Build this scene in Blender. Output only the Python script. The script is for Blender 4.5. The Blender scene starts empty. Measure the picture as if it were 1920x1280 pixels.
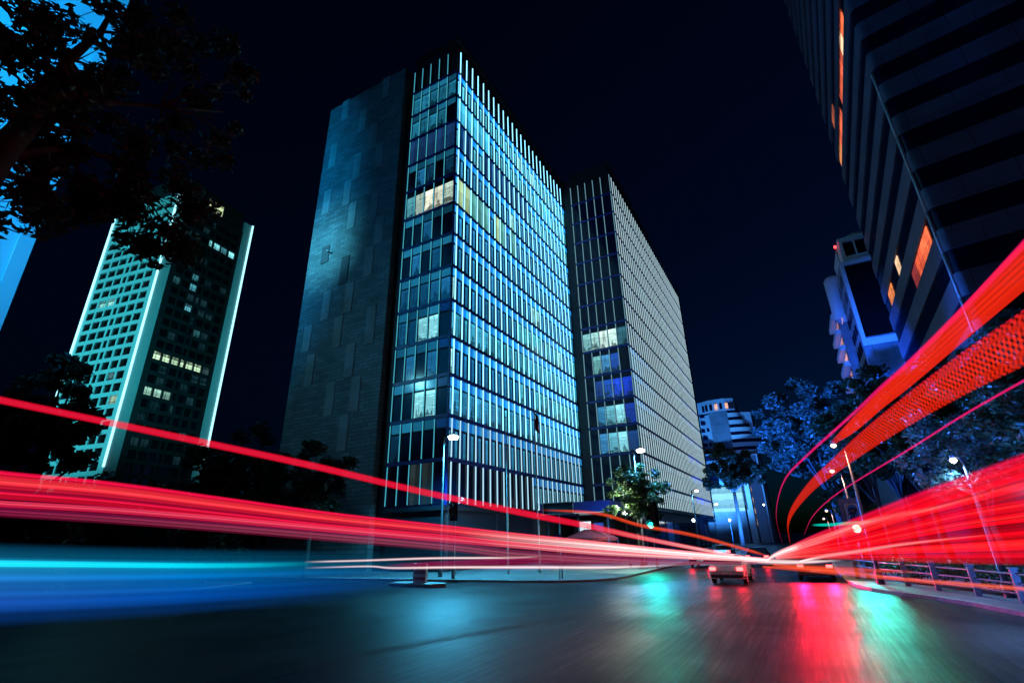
import bpy, math, random
import numpy as np
from mathutils import Vector, Matrix

S = bpy.context.scene
COL = S.collection
rnd = random.Random(7)
rng = np.random.default_rng(7)

# ------------------------------------------------------------------ camera, sky, exposure
cam_d = bpy.data.cameras.new('camera'); cam = bpy.data.objects.new('camera', cam_d); COL.objects.link(cam)
PITCH, YAW, ROLL, EYE = math.radians(21.7113), math.radians(28.8402), math.radians(1.27906), 2.6
_r = Vector((math.cos(YAW), math.sin(YAW), 0)); _h = Vector((-math.sin(YAW), math.cos(YAW), 0)); _z = Vector((0, 0, 1))
_v = _h*math.cos(PITCH) + _z*math.sin(PITCH); _u = -_h*math.sin(PITCH) + _z*math.cos(PITCH)
_R = _r*math.cos(ROLL) - _u*math.sin(ROLL); _U = _r*math.sin(ROLL) + _u*math.cos(ROLL)
cam.matrix_world = Matrix(((_R.x, _U.x, -_v.x, 0), (_R.y, _U.y, -_v.y, 0), (_R.z, _U.z, -_v.z, EYE), (0, 0, 0, 1)))
cam_d.sensor_width = 36; cam_d.lens = 36*928.395/1920; cam_d.clip_start = 0.1; cam_d.clip_end = 6000
S.camera = cam
W = bpy.data.worlds.new('World'); S.world = W; W.use_nodes = True
wn = W.node_tree.nodes; wn.clear()
sky = wn.new('ShaderNodeTexSky'); sky.sky_type = 'NISHITA'; sky.sun_disc = False
SUN_EL, SUN_ROT = math.radians(-3.0), math.radians(25)
sky.sun_elevation = SUN_EL; sky.sun_rotation = SUN_ROT; sky.ozone_density = 4
bg = wn.new('ShaderNodeBackground'); bg.inputs['Strength'].default_value = 0.11
wo = wn.new('ShaderNodeOutputWorld')
tn = wn.new('ShaderNodeMix'); tn.data_type = 'RGBA'; tn.blend_type = 'MULTIPLY'; tn.inputs['Factor'].default_value = 1; tn.inputs['B'].default_value = (.12, .8, 1, 1)
W.node_tree.links.new(sky.outputs[0], tn.inputs['A']); W.node_tree.links.new(tn.outputs['Result'], bg.inputs[0]); W.node_tree.links.new(bg.outputs[0], wo.inputs[0])
S.view_settings.view_transform = 'Standard'; S.view_settings.look = 'None'; S.view_settings.exposure = 0; S.view_settings.gamma = 1
S.render.engine = 'CYCLES'
S.cycles.use_denoising = True; S.cycles.max_bounces = 6; S.cycles.diffuse_bounces = 2; S.cycles.glossy_bounces = 3
S.cycles.transparent_max_bounces = 96; S.cycles.sample_clamp_indirect = 3; S.cycles.caustics_reflective = False; S.cycles.caustics_refractive = False

# ------------------------------------------------------------------ helpers
class MB:
    """collects boxes, tubes and faces; build() links them as ONE mesh object"""
    def __init__(s): s.v = []; s.f = []; s.m = []; s.c = []; s.sm = []
    def face(s, pts, m=0, c=(1, 1, 1), smooth=False):
        n = len(s.v); s.v += [tuple(p) for p in pts]; s.f.append(tuple(range(n, n+len(pts)))); s.m.append(m); s.c.append(c); s.sm.append(smooth)
    def hexa(s, p, m=0, c=(1, 1, 1)):
        n = len(s.v); s.v += [tuple(q) for q in p]
        for a in ((0, 3, 2, 1), (4, 5, 6, 7), (0, 1, 5, 4), (1, 2, 6, 5), (2, 3, 7, 6), (3, 0, 4, 7)):
            s.f.append(tuple(n+i for i in a)); s.m.append(m); s.c.append(c); s.sm.append(False)
    def box(s, x0, x1, y0, y1, z0, z1, m=0, c=(1, 1, 1)):
        s.hexa([(x0, y0, z0), (x1, y0, z0), (x1, y1, z0), (x0, y1, z0), (x0, y0, z1), (x1, y0, z1), (x1, y1, z1), (x0, y1, z1)], m, c)
    def fbox(s, F, u0, u1, d0, d1, z0, z1, m=0, c=(1, 1, 1)):
        P = lambda u, d, z: (F[0]+u*F[2]+d*F[4], F[1]+u*F[3]+d*F[5], z)
        s.hexa([P(u0, d0, z0), P(u1, d0, z0), P(u1, d1, z0), P(u0, d1, z0), P(u0, d0, z1), P(u1, d0, z1), P(u1, d1, z1), P(u0, d1, z1)], m, c)
    def tube(s, pts, rad, n=8, m=0, c=(1, 1, 1), caps=True):
        pts = [Vector(p) for p in pts]; rads = rad if isinstance(rad, (list, tuple)) else [rad]*len(pts)
        base = len(s.v)
        for i, p in enumerate(pts):
            d = (pts[min(i+1, len(pts)-1)] - pts[max(i-1, 0)]).normalized()
            a = d.cross(Vector((0, 0, 1)) if abs(d.z) < .9 else Vector((1, 0, 0))).normalized(); b = d.cross(a)
            for k in range(n):
                t = 2*math.pi*k/n; s.v.append(tuple(p + (a*math.cos(t) + b*math.sin(t))*rads[i]))
        for i in range(len(pts)-1):
            for k in range(n):
                s.f.append((base+i*n+k, base+i*n+(k+1) % n, base+(i+1)*n+(k+1) % n, base+(i+1)*n+k)); s.m.append(m); s.c.append(c); s.sm.append(True)
        if caps:
            s.f.append(tuple(base+k for k in range(n))[::-1]); s.m.append(m); s.c.append(c); s.sm.append(False)
            e = base+(len(pts)-1)*n; s.f.append(tuple(e+k for k in range(n))); s.m.append(m); s.c.append(c); s.sm.append(False)
    def lathe(s, cx, cy, prof, n=16, m=0, c=(1, 1, 1)):
        base = len(s.v)
        for r, z in prof:
            for k in range(n):
                t = 2*math.pi*k/n; s.v.append((cx+r*math.cos(t), cy+r*math.sin(t), z))
        for i in range(len(prof)-1):
            for k in range(n):
                s.f.append((base+i*n+k, base+i*n+(k+1) % n, base+(i+1)*n+(k+1) % n, base+(i+1)*n+k)); s.m.append(m); s.c.append(c); s.sm.append(True)
    def prism(s, poly, z0, z1, m=0, c=(1, 1, 1), top=None):
        n = len(poly); b = len(s.v); s.v += [(x, y, z0) for x, y in poly] + [(x, y, z1) for x, y in poly]
        for i in range(n):
            j = (i+1) % n; s.f.append((b+i, b+j, b+n+j, b+n+i)); s.m.append(m); s.c.append(c); s.sm.append(False)
        s.f.append(tuple(range(b, b+n))[::-1]); s.m.append(m); s.c.append(c); s.sm.append(False)
        s.f.append(tuple(range(b+n, b+2*n))); s.m.append(m if top is None else top); s.c.append(c); s.sm.append(False)
    def build(s, name, mats, parent=None):
        me = bpy.data.meshes.new(name); me.from_pydata(s.v, [], s.f)
        for m in (mats if isinstance(mats, (list, tuple)) else [mats]): me.materials.append(m)
        me.polygons.foreach_set('material_index', s.m); me.polygons.foreach_set('use_smooth', s.sm)
        if any(c != (1, 1, 1) for c in s.c):
            at = me.attributes.new('tint', 'FLOAT_COLOR', 'FACE')
            at.data.foreach_set('color', np.array([tuple(c)+(1,) for c in s.c], dtype=np.float32).ravel())
        o = bpy.data.objects.new(name, me); COL.objects.link(o)
        if parent:
            o.parent = parent; q = parent; off = Vector()
            while q: off += q.location; q = q.parent
            o.location = -off
        return o

def tag(o, label=None, cat=None, group=None, kind=None):
    if label: o['label'] = label
    if cat: o['category'] = cat
    if group: o['group'] = group
    if kind: o['kind'] = kind
    return o
def thing(name, label, cat, loc, group=None):
    o = bpy.data.objects.new(name, None); COL.objects.link(o); o.location = loc; o.empty_display_size = .3
    return tag(o, label, cat, group)
def copy_thing(o, delta, label, parent=None):
    c = o.copy(); COL.objects.link(c)
    if parent: c.parent = parent
    else: c.location = o.location + Vector(delta); c['label'] = label
    for ch in list(o.children): copy_thing(ch, None, None, c)
    return c

# ------------------------------------------------------------------ materials
def new_mat(name):
    m = bpy.data.materials.new(name); m.use_nodes = True; n = m.node_tree.nodes; n.clear()
    out = n.new('ShaderNodeOutputMaterial'); return m, n, m.node_tree.links, out
def ramp(n, pos_cols):
    r = n.new('ShaderNodeValToRGB'); e = r.color_ramp.elements
    while len(e) < len(pos_cols): e.new(.5)
    for el, (p, c) in zip(e, pos_cols): el.position = p; el.color = tuple(c)+(1,)
    return r
def pbr(name, col, rough=.6, metal=0, var=.25, scale=3., bump=0., spec=.5, stretch=(1, 1, 1)):
    m, n, L, out = new_mat(name); b = n.new('ShaderNodeBsdfPrincipled'); tc = n.new('ShaderNodeTexCoord'); mp = n.new('ShaderNodeMapping'); nz = n.new('ShaderNodeTexNoise')
    mp.inputs['Scale'].default_value = stretch; nz.inputs['Scale'].default_value = scale; nz.inputs['Detail'].default_value = 5
    L.new(tc.outputs['Object'], mp.inputs[0]); L.new(mp.outputs[0], nz.inputs['Vector'])
    r = ramp(n, [(.3, [c*(1-var) for c in col]), (.7, [min(1, c*(1+var)) for c in col])]); L.new(nz.outputs[0], r.inputs[0]); L.new(r.outputs[0], b.inputs['Base Color'])
    b.inputs['Roughness'].default_value = rough; b.inputs['Metallic'].default_value = metal; b.inputs['Specular IOR Level'].default_value = spec
    if bump:
        bp = n.new('ShaderNodeBump'); bp.inputs['Strength'].default_value = bump; bp.inputs['Distance'].default_value = .02; L.new(nz.outputs[0], bp.inputs['Height']); L.new(bp.outputs[0], b.inputs['Normal'])
    L.new(b.outputs[0], out.inputs[0]); return m
def glow(name, col, strength):
    m, n, L, out = new_mat(name); e = n.new('ShaderNodeEmission'); e.inputs[0].default_value = tuple(col)+(1,); e.inputs[1].default_value = strength
    L.new(e.outputs[0], out.inputs[0]); return m
def lit_window(name, strength=1., pat=1.):
    """a lit room behind glass: the face's own tint, broken up by furniture and blinds"""
    m, n, L, out = new_mat(name); at = n.new('ShaderNodeAttribute'); at.attribute_name = 'tint'
    tc = n.new('ShaderNodeTexCoord'); sp = n.new('ShaderNodeSeparateXYZ'); L.new(tc.outputs['Object'], sp.inputs[0])
    def mth(op, x, y=None):
        q = n.new('ShaderNodeMath'); q.operation = op
        for i, v in enumerate((x, y)):
            if v is None: continue
            if isinstance(v, (int, float)): q.inputs[i].default_value = v
            else: L.new(v, q.inputs[i])
        return q.outputs[0]
    def noise(scale, stretch, detail=2):
        mp = n.new('ShaderNodeMapping'); mp.inputs['Scale'].default_value = stretch; L.new(tc.outputs['Object'], mp.inputs[0])
        z = n.new('ShaderNodeTexNoise'); z.inputs['Scale'].default_value = scale; z.inputs['Detail'].default_value = detail; L.new(mp.outputs[0], z.inputs['Vector']); return z.outputs[0]
    fz = mth('FRACT', mth('MULTIPLY', mth('SUBTRACT', sp.outputs[2], 9.436), .25))            # height within the storey
    ceil = mth('GREATER_THAN', mth('ADD', fz, mth('MULTIPLY', noise(.9, (1, 1, .2)), .25)), .72)
    desk = mth('LESS_THAN', fz, mth('MULTIPLY', mth('SUBTRACT', noise(1.7, (1, 1, .15), 4), .3), .95))
    tube = mth('GREATER_THAN', noise(2.2, (.35, .35, 4.5), 1), .64)
    shelf = mth('GREATER_THAN', noise(2.6, (1.6, 1.6, .12), 1), .60)
    s = mth('ADD', .8, mth('MULTIPLY', ceil, .3)); s = mth('ADD', s, mth('MULTIPLY', tube, .7*pat)); s = mth('SUBTRACT', s, mth('MULTIPLY', desk, .62*pat)); s = mth('SUBTRACT', s, mth('MULTIPLY', shelf, .4*pat)); s = mth('MAXIMUM', s, .08)
    class r: outputs = [s]
    mx = n.new('ShaderNodeMix'); mx.data_type = 'RGBA'; mx.blend_type = 'MULTIPLY'; mx.inputs['Factor'].default_value = 1
    L.new(at.outputs['Color'], mx.inputs['A']); L.new(r.outputs[0], mx.inputs['B'])
    b = n.new('ShaderNodeBsdfPrincipled'); b.inputs['Base Color'].default_value = (.02, .03, .04, 1); b.inputs['Roughness'].default_value = .12
    L.new(mx.outputs['Result'], b.inputs['Emission Color']); b.inputs['Emission Strength'].default_value = strength
    L.new(b.outputs[0], out.inputs[0]); return m
def panel_stone(name, c1, c2, sx, sz, axis='x', rough=.55):
    m, n, L, out = new_mat(name); tc = n.new('ShaderNodeTexCoord'); sp = n.new('ShaderNodeSeparateXYZ'); cb = n.new('ShaderNodeCombineXYZ')
    L.new(tc.outputs['Object'], sp.inputs[0])
    ad = n.new('ShaderNodeMath'); L.new(sp.outputs[0], ad.inputs[0]); L.new(sp.outputs[1], ad.inputs[1]); L.new(ad.outputs[0], cb.inputs[0]); L.new(sp.outputs[2], cb.inputs[1])
    bt = n.new('ShaderNodeTexBrick'); bt.inputs['Scale'].default_value = 1; bt.inputs['Brick Width'].default_value = sx; bt.inputs['Row Height'].default_value = sz; bt.inputs['Mortar Size'].default_value = .03; bt.inputs['Bias'].default_value = 0
    bt.inputs['Color1'].default_value = tuple(c1)+(1,); bt.inputs['Color2'].default_value = tuple(c2)+(1,); bt.inputs['Mortar'].default_value = tuple(c*.4 for c in c1)+(1,)
    L.new(cb.outputs[0], bt.inputs['Vector']); b = n.new('ShaderNodeBsdfPrincipled'); b.inputs['Roughness'].default_value = rough
    nz = n.new('ShaderNodeTexNoise'); nz.inputs['Scale'].default_value = .35; nz.inputs['Detail'].default_value = 6; L.new(tc.outputs['Object'], nz.inputs['Vector'])
    r = ramp(n, [(.3, (.72,)*3), (.7, (1.15,)*3)]); L.new(nz.outputs[0], r.inputs[0]); mx = n.new('ShaderNodeMix'); mx.data_type = 'RGBA'; mx.blend_type = 'MULTIPLY'; mx.inputs['Factor'].default_value = 1
    L.new(bt.outputs[0], mx.inputs['A']); L.new(r.outputs[0], mx.inputs['B']); L.new(mx.outputs['Result'], b.inputs['Base Color'])
    bp = n.new('ShaderNodeBump'); bp.inputs['Strength'].default_value = .4; bp.inputs['Distance'].default_value = .02; L.new(bt.outputs['Fac'], bp.inputs['Height']); bp.invert = True; L.new(bp.outputs[0], b.inputs['Normal'])
    L.new(b.outputs[0], out.inputs[0]); return m
def asphalt():
    m, n, L, out = new_mat('asphalt'); b = n.new('ShaderNodeBsdfPrincipled'); tc = n.new('ShaderNodeTexCoord')
    def noise(scale, detail, rough, stretch=(1, 1, 1), rot=0):
        mp = n.new('ShaderNodeMapping'); mp.inputs['Scale'].default_value = stretch; mp.inputs['Rotation'].default_value = (0, 0, math.radians(rot)); L.new(tc.outputs['Object'], mp.inputs[0])
        z = n.new('ShaderNodeTexNoise'); z.inputs['Scale'].default_value = scale; z.inputs['Detail'].default_value = detail; z.inputs['Roughness'].default_value = rough; L.new(mp.outputs[0], z.inputs['Vector']); return z.outputs[0]
    def mix(p, q, f):
        x = n.new('ShaderNodeMix'); x.data_type = 'FLOAT'; x.inputs['Factor'].default_value = f; L.new(p, x.inputs['A']); L.new(q, x.inputs['B']); return x.outputs['Result']
    grain = noise(17, 8, .8); tracks = noise(3.2, 8, .72, (2.6, .07, 1), 3); patch = noise(.35, 5, .6)
    h = mix(grain, tracks, .55); col = mix(h, patch, .25)
    r = ramp(n, [(.38, (.005, .006, .009)), (.5, (.014, .016, .02)), (.64, (.05, .052, .056))]); L.new(col, r.inputs[0]); L.new(r.outputs[0], b.inputs['Base Color'])
    rr = ramp(n, [(.38, (.28,)*3), (.62, (.52,)*3)]); L.new(mix(tracks, patch, .4), rr.inputs[0]); L.new(rr.outputs[0], b.inputs['Roughness'])
    bp = n.new('ShaderNodeBump'); bp.inputs['Strength'].default_value = .85; bp.inputs['Distance'].default_value = .02; L.new(h, bp.inputs['Height']); L.new(bp.outputs[0], b.inputs['Normal'])
    b.inputs['Specular IOR Level'].default_value = .22
    L.new(b.outputs[0], out.inputs[0]); return m
def leaf_mat(name, c1, c2):
    m, n, L, out = new_mat(name); tc = n.new('ShaderNodeTexCoord'); nz = n.new('ShaderNodeTexNoise'); nz.inputs['Scale'].default_value = 2.5; L.new(tc.outputs['Object'], nz.inputs['Vector'])
    r = ramp(n, [(.3, c1), (.7, c2)]); L.new(nz.outputs[0], r.inputs[0])
    b = n.new('ShaderNodeBsdfPrincipled'); b.inputs['Roughness'].default_value = .5; L.new(r.outputs[0], b.inputs['Base Color'])
    t = n.new('ShaderNodeBsdfTranslucent'); L.new(r.outputs[0], t.inputs[0]); mx = n.new('ShaderNodeMixShader'); mx.inputs[0].default_value = .35
    L.new(b.outputs[0], mx.inputs[1]); L.new(t.outputs[0], mx.inputs[2]); L.new(mx.outputs[0], out.inputs[0]); return m

M = dict(
    asphalt=asphalt(), paving=panel_stone('paving', (.16, .165, .17), (.2, .2, .2), .6, .6), kerb=pbr('kerb', (.3, .3, .29), .7, scale=6, bump=.2), paint=pbr('road_paint', (.6, .6, .58), .5, var=.2, scale=9),
    dark_frame=pbr('dark_frame', (.005, .012, .04), .45, var=.2, spec=.25), navy=pbr('navy_band', (.01, .03, .24), .35, var=.15), core=pbr('dark_core', (.008, .012, .02), .6),
    glass=pbr('dark_glass', (.002, .009, .032), .12, var=.3, scale=.5, spec=.2), spandrel=pbr('blue_spandrel', (.012, .17, .7), .3, var=.1, scale=.8), teal_panel=pbr('teal_spandrel', (.06, .3, .4), .35, var=.15, scale=.8),
    lit=lit_window('lit_window', 1.), lit_plain=lit_window('lit_strip', 1., .3),  # lit_plain also carries the fin light painted on the spandrels
    fin=glow('led_fin', (.24, .7, 1), 2.5), fin_low=glow('led_fin_pale', (.45, .8, 1), 1.1), fin_pale=glow('led_fin_ivory', (.52, .76, .86), 1.05), fin_dim=glow('led_fin_dim', (.1, .68, .9), .62), fin_dim2=glow('led_fin_dim_blue', (.28, .62, .8), .5),
    stone=panel_stone('stone_cladding', (.12, .145, .15), (.22, .25, .25), 1.36, .4), louvre=panel_stone('louvre', (.42, .44, .43), (.47, .48, .46), 3., .14), louvre_dark=panel_stone('louvre_dark', (.1, .1, .11), (.12, .12, .13), 3., .14),
    white_tower=pbr('pale_render', (.62, .66, .66), .7, var=.06, scale=.4), dark_tower=pbr('dark_cladding', (.012, .018, .02), .45, var=.3, scale=.6), neon=glow('neon_line', (.36, .88, 1.), 1.9), win_black=pbr('black_window', (.004, .006, .008), .15, var=.2),
    pale_wall=pbr('smooth_pale_wall', (.6, .64, .68), .6, var=.04, scale=.2), granite=panel_stone('granite_band', (.13, .12, .19), (.15, .14, .21), 2.4, 2.5, rough=.45), concrete=panel_stone('concrete_band', (.24, .27, .32), (.26, .29, .34), 2.4, 2.5, rough=.5), cove=pbr('corner_cladding', (.75, .78, .82), .3, var=.1),
    steel=pbr('galvanised_steel', (.35, .37, .4), .4, metal=.8, var=.15), dark_steel=pbr('dark_painted_steel', (.03, .035, .045), .45, var=.2), fence=pbr('fence_concrete', (.2, .14, .11), .7, var=.25, scale=8, bump=.2),
    bark=pbr('bark', (.03, .026, .022), .9, var=.4, scale=9, bump=.6), pale_bark=pbr('pale_bark', (.35, .33, .31), .8, var=.3, scale=7, bump=.4),
    leaf=leaf_mat('leaf', (.018, .04, .014), (.05, .095, .03)), leaf_dark=leaf_mat('leaf_dark', (.01, .022, .014), (.025, .045, .025)), leaf_lit=leaf_mat('leaf_lit_tone', (.03, .06, .035), (.07, .11, .07)),  # leaf_lit and leaf_dark: lit and unlit crowns put into the leaf colour
    sign_green=pbr('sign_face_green', (.01, .07, .09), .4, var=.1), sign_edge=pbr('sign_edge', (.5, .55, .55), .4), sign_blue=pbr('sign_face_blue', (.02, .07, .4), .4), white_paint=pbr('white_paint', (.78, .78, .76), .45, var=.05), red_cloth=pbr('red_awning', (.45, .03, .025), .8, var=.15),
    lamp_cyan=glow('lamp_cyan', (.62, 1, .92), 14), lamp_white=glow('lamp_white', (.9, .97, 1), 12), lamp_warm=glow('lamp_warm', (1, .66, .45), 4), green_light=glow('green_signal', (.01, 1, .74), 8), red_beacon=glow('red_beacon', (1, .03, .03), 8),
    shop=lit_window('shop_interior', 1.2, .5), tail=glow('tail_light', (1, .06, .06), 9), plate=pbr('number_plate', (.75, .75, .73), .4), car_white=pbr('car_paint_silver', (.75, .76, .78), .25, metal=.3, var=.03), car_dark=pbr('car_paint_dark_blue', (.02, .03, .07), .25, metal=.3, var=.03), car_glass=pbr('car_glass', (.01, .012, .015), .06, var=.1), rubber=pbr('tyre_rubber', (.015,)*3, .8), rim=pbr('wheel_rim', (.4, .4, .42), .3, metal=.9),
    flag=pbr('dark_red_flag', (.25, .02, .05), .8), hedge_twig=pbr('hedge_twigs', (.05, .035, .025), .9))

LOUVRES = [(-39.36, 59.57, 63.62), (-47.29, 59.58, 63.65), (-43.31, 55.55, 59.86), (-40.74, 51.52, 55.89), (-48.64, 51.65, 55.92), (-39.46, 47.61, 51.89), (-43.34, 47.51, 51.9), (-44.7, 43.61, 47.85), (-48.54, 43.73, 47.79), (-39.5, 39.5, 43.79), (-43.23, 39.59, 43.73), (-38.2, 35.7, 39.76), (-47.36, 35.77, 38.5), (-43.47, 31.65, 35.66), (-39.41, 31.63, 35.64), (-45.92, 27.46, 31.57), (-42.14, 27.53, 31.53), (-38.17, 22.72, 27.53), (-43.38, 23.4, 27.44), (-48.59, 23.93, 27.47), (-40.87, 19.36, 23.42), (-47.34, 19.45, 23.41), (-43.36, 15.41, 19.33), (-39.52, 15.35, 19.34), (-40.72, 11.38, 15.27)]

# ------------------------------------------------------------------ moon: the one sun lamp, far down for the night
sl = bpy.data.lights.new('moonlight', 'SUN'); sl.energy = .012; sl.angle = math.radians(.5); sl.color = (.45, .65, 1)
so = bpy.data.objects.new('moonlight', sl); COL.objects.link(so); so.rotation_euler = (math.radians(50), 0, math.radians(35))

# ------------------------------------------------------------------ ground
g = MB(); g.face([(-2500, -600, 0), (2500, -600, 0), (2500, 4000, 0), (-2500, 4000, 0)]); tag(g.build('road', M['asphalt']), kind='structure')
LEFT = [(-11.3, 36), (-11.6, 34.2), (-12.6, 32.6), (-14.4, 31.4), (-17, 30.8), (-24, 30.2), (-60, 27), (-200, 15), (-200, 600), (-11.3, 600)]
RIGHT = [(1.2, 600), (1.2, 60), (1.3, 36), (1.6, 32.5), (2.1, 30.4), (3.08, 28.69), (3.95, 27.46), (4.73, 25.7), (5.43, 23.43), (6.1, 20), (7.5, 14), (11, 6), (60, -10), (200, -20), (200, 600)]
def pavement(poly, kerb_idx):
    p = MB(); p.prism(poly, -.05, .12); tag(p.build('pavement', M['paving']), kind='structure')
    k = MB()
    for i in kerb_idx:
        a, b = Vector(poly[i]), Vector(poly[i+1]); d = (b-a).normalized(); n = Vector((-d.y, d.x))
        L = (b-a).length; steps = max(1, min(60, int(L/1.2)))
        for s in range(steps):
            q0 = a+d*(L*s/steps+.008); q1 = a+d*(L*(s+1)/steps-.008)
            f = [(q0 - n*.13), (q1 - n*.13), (q1 + n*.10), (q0 + n*.10)]
            k.prism([tuple(v) for v in f], -.04, .135)
    tag(k.build('kerb', M['kerb']), kind='structure')
pavement([(-8.3, -30), (-8.3, 1.6), (-9.2, 2.5), (-40, 2.5), (-40, -30)], [0, 1, 2]); pavement(LEFT, [0, 1, 2, 3, 4, 5, 6]); pavement(RIGHT, [1, 2, 3, 4, 5, 6, 7, 8, 9, 10, 11])

# ------------------------------------------------------------------ curtain-wall offices
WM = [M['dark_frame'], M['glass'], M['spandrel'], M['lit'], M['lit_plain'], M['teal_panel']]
def jit(c, a=.25): k = 1 + rnd.uniform(-a, a); return tuple(max(0, x*k) for x in c)
def cell(b, F, u0, u1, z0, z1, style, tint=None):
    """one bay of one storey: backing frame, spandrel panel and panes"""
    w = u1-u0
    b.fbox(F, u0, u1, -.3, -.16, z0, z1, 0)
    if style in ('std', 'busy', 'left', 'leftlit', 'plainlit', 'shaded'):
        if style in ('left', 'leftlit'): b.fbox(F, u0+.1*w, u1-.1*w, -.16, -.06, z1-1.06, z1-.2, 4, jit((.006, .085, .15), .7))  # wash of the fins painted on the left spandrels as emission
        elif tint and style != 'shaded':      # fin light on the spandrel put in as glow, brighter beside the fin
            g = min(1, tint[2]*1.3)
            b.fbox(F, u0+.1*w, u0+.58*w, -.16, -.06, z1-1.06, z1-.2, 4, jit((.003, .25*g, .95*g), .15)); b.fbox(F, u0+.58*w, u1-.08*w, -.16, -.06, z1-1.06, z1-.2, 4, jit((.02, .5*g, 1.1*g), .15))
        else: b.fbox(F, u0+.1*w, u1-.1*w, -.16, -.06, z1-1.06, z1-.2, 2)
        b.fbox(F, u0+.06*w, u1-.06*w, -.16, -.04, z1-1.2, z1-1.1, 0)
        zt, zb = z1-1.26, z0+.2
        if style == 'std':
            b.fbox(F, u0+.1*w, u0+.48*w, -.16, -.09, zb, zt, 4, jit((.001, .018, .085), .7))  # dark pane: faint navy glow put into it, no lit room
            b.fbox(F, u0+.57*w, u0+.78*w, -.16, -.08, zb+.05, zt-.08, 4, jit(tint, .4))
        elif style == 'busy':
            b.fbox(F, u0+.12*w, u0+.5*w, -.16, -.09, zb, zt, 3, jit(tint, .45)); b.fbox(F, u0+.55*w, u0+.86*w, -.16, -.08, zb, zt, 3, jit(tint, .45))
        elif style == 'shaded':
            b.fbox(F, u0+.1*w, u1-.1*w, -.16, -.09, zb, zt, 1)
        else:
            b.fbox(F, u0+.12*w, u1-.1*w, -.16, -.09, zb, zt, 3 if tint else 1, jit(tint, .35) if tint else (1, 1, 1))
    elif style == 'full':
        if tint:
            b.fbox(F, u0+.1*w, u0+.52*w, -.16, -.09, z0+.2, z1-.2, 4, jit(tuple(x*.55 for x in tint), .3)); b.fbox(F, u0+.52*w, u1-.08*w, -.16, -.08, z0+.2, z1-.2, 4, jit(tint, .3))
        else: b.fbox(F, u0+.08*w, u1-.08*w, -.16, -.09, z0+.2, z1-.2, 1)
    elif style == 'pane':
        b.fbox(F, u0+.07*w, u1-.07*w, -.16, -.09, z0+.3, z1-.9, 3 if tint else 1, jit(tint, .3) if tint else (1, 1, 1)); b.fbox(F, u0+.07*w, u1-.07*w, -.16, -.1, z1-.8, z1-.2, 1)
def put_windows(parent, cells, first=100):
    """cells: (F, u0, u1, z0, z1, style, tint); the ones that show largest are parts, the rest one part"""
    def near(c):
        F = c[0]; u = (c[1]+c[2])/2; x = F[0]+u*F[2]; y = F[1]+u*F[3]; z = (c[3]+c[4])/2 - EYE
        d2 = x*x+y*y+z*z; return -(c[2]-c[1])*(c[4]-c[3])*abs(x*F[4]+y*F[5])/d2**1.5
    cells = sorted(cells, key=near)
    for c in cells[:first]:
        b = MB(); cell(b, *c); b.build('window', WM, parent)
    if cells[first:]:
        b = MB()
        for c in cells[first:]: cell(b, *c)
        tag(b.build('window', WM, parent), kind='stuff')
Z1, FH = 9.436, 4.0
zk = lambda k: Z1+FH*k

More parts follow.
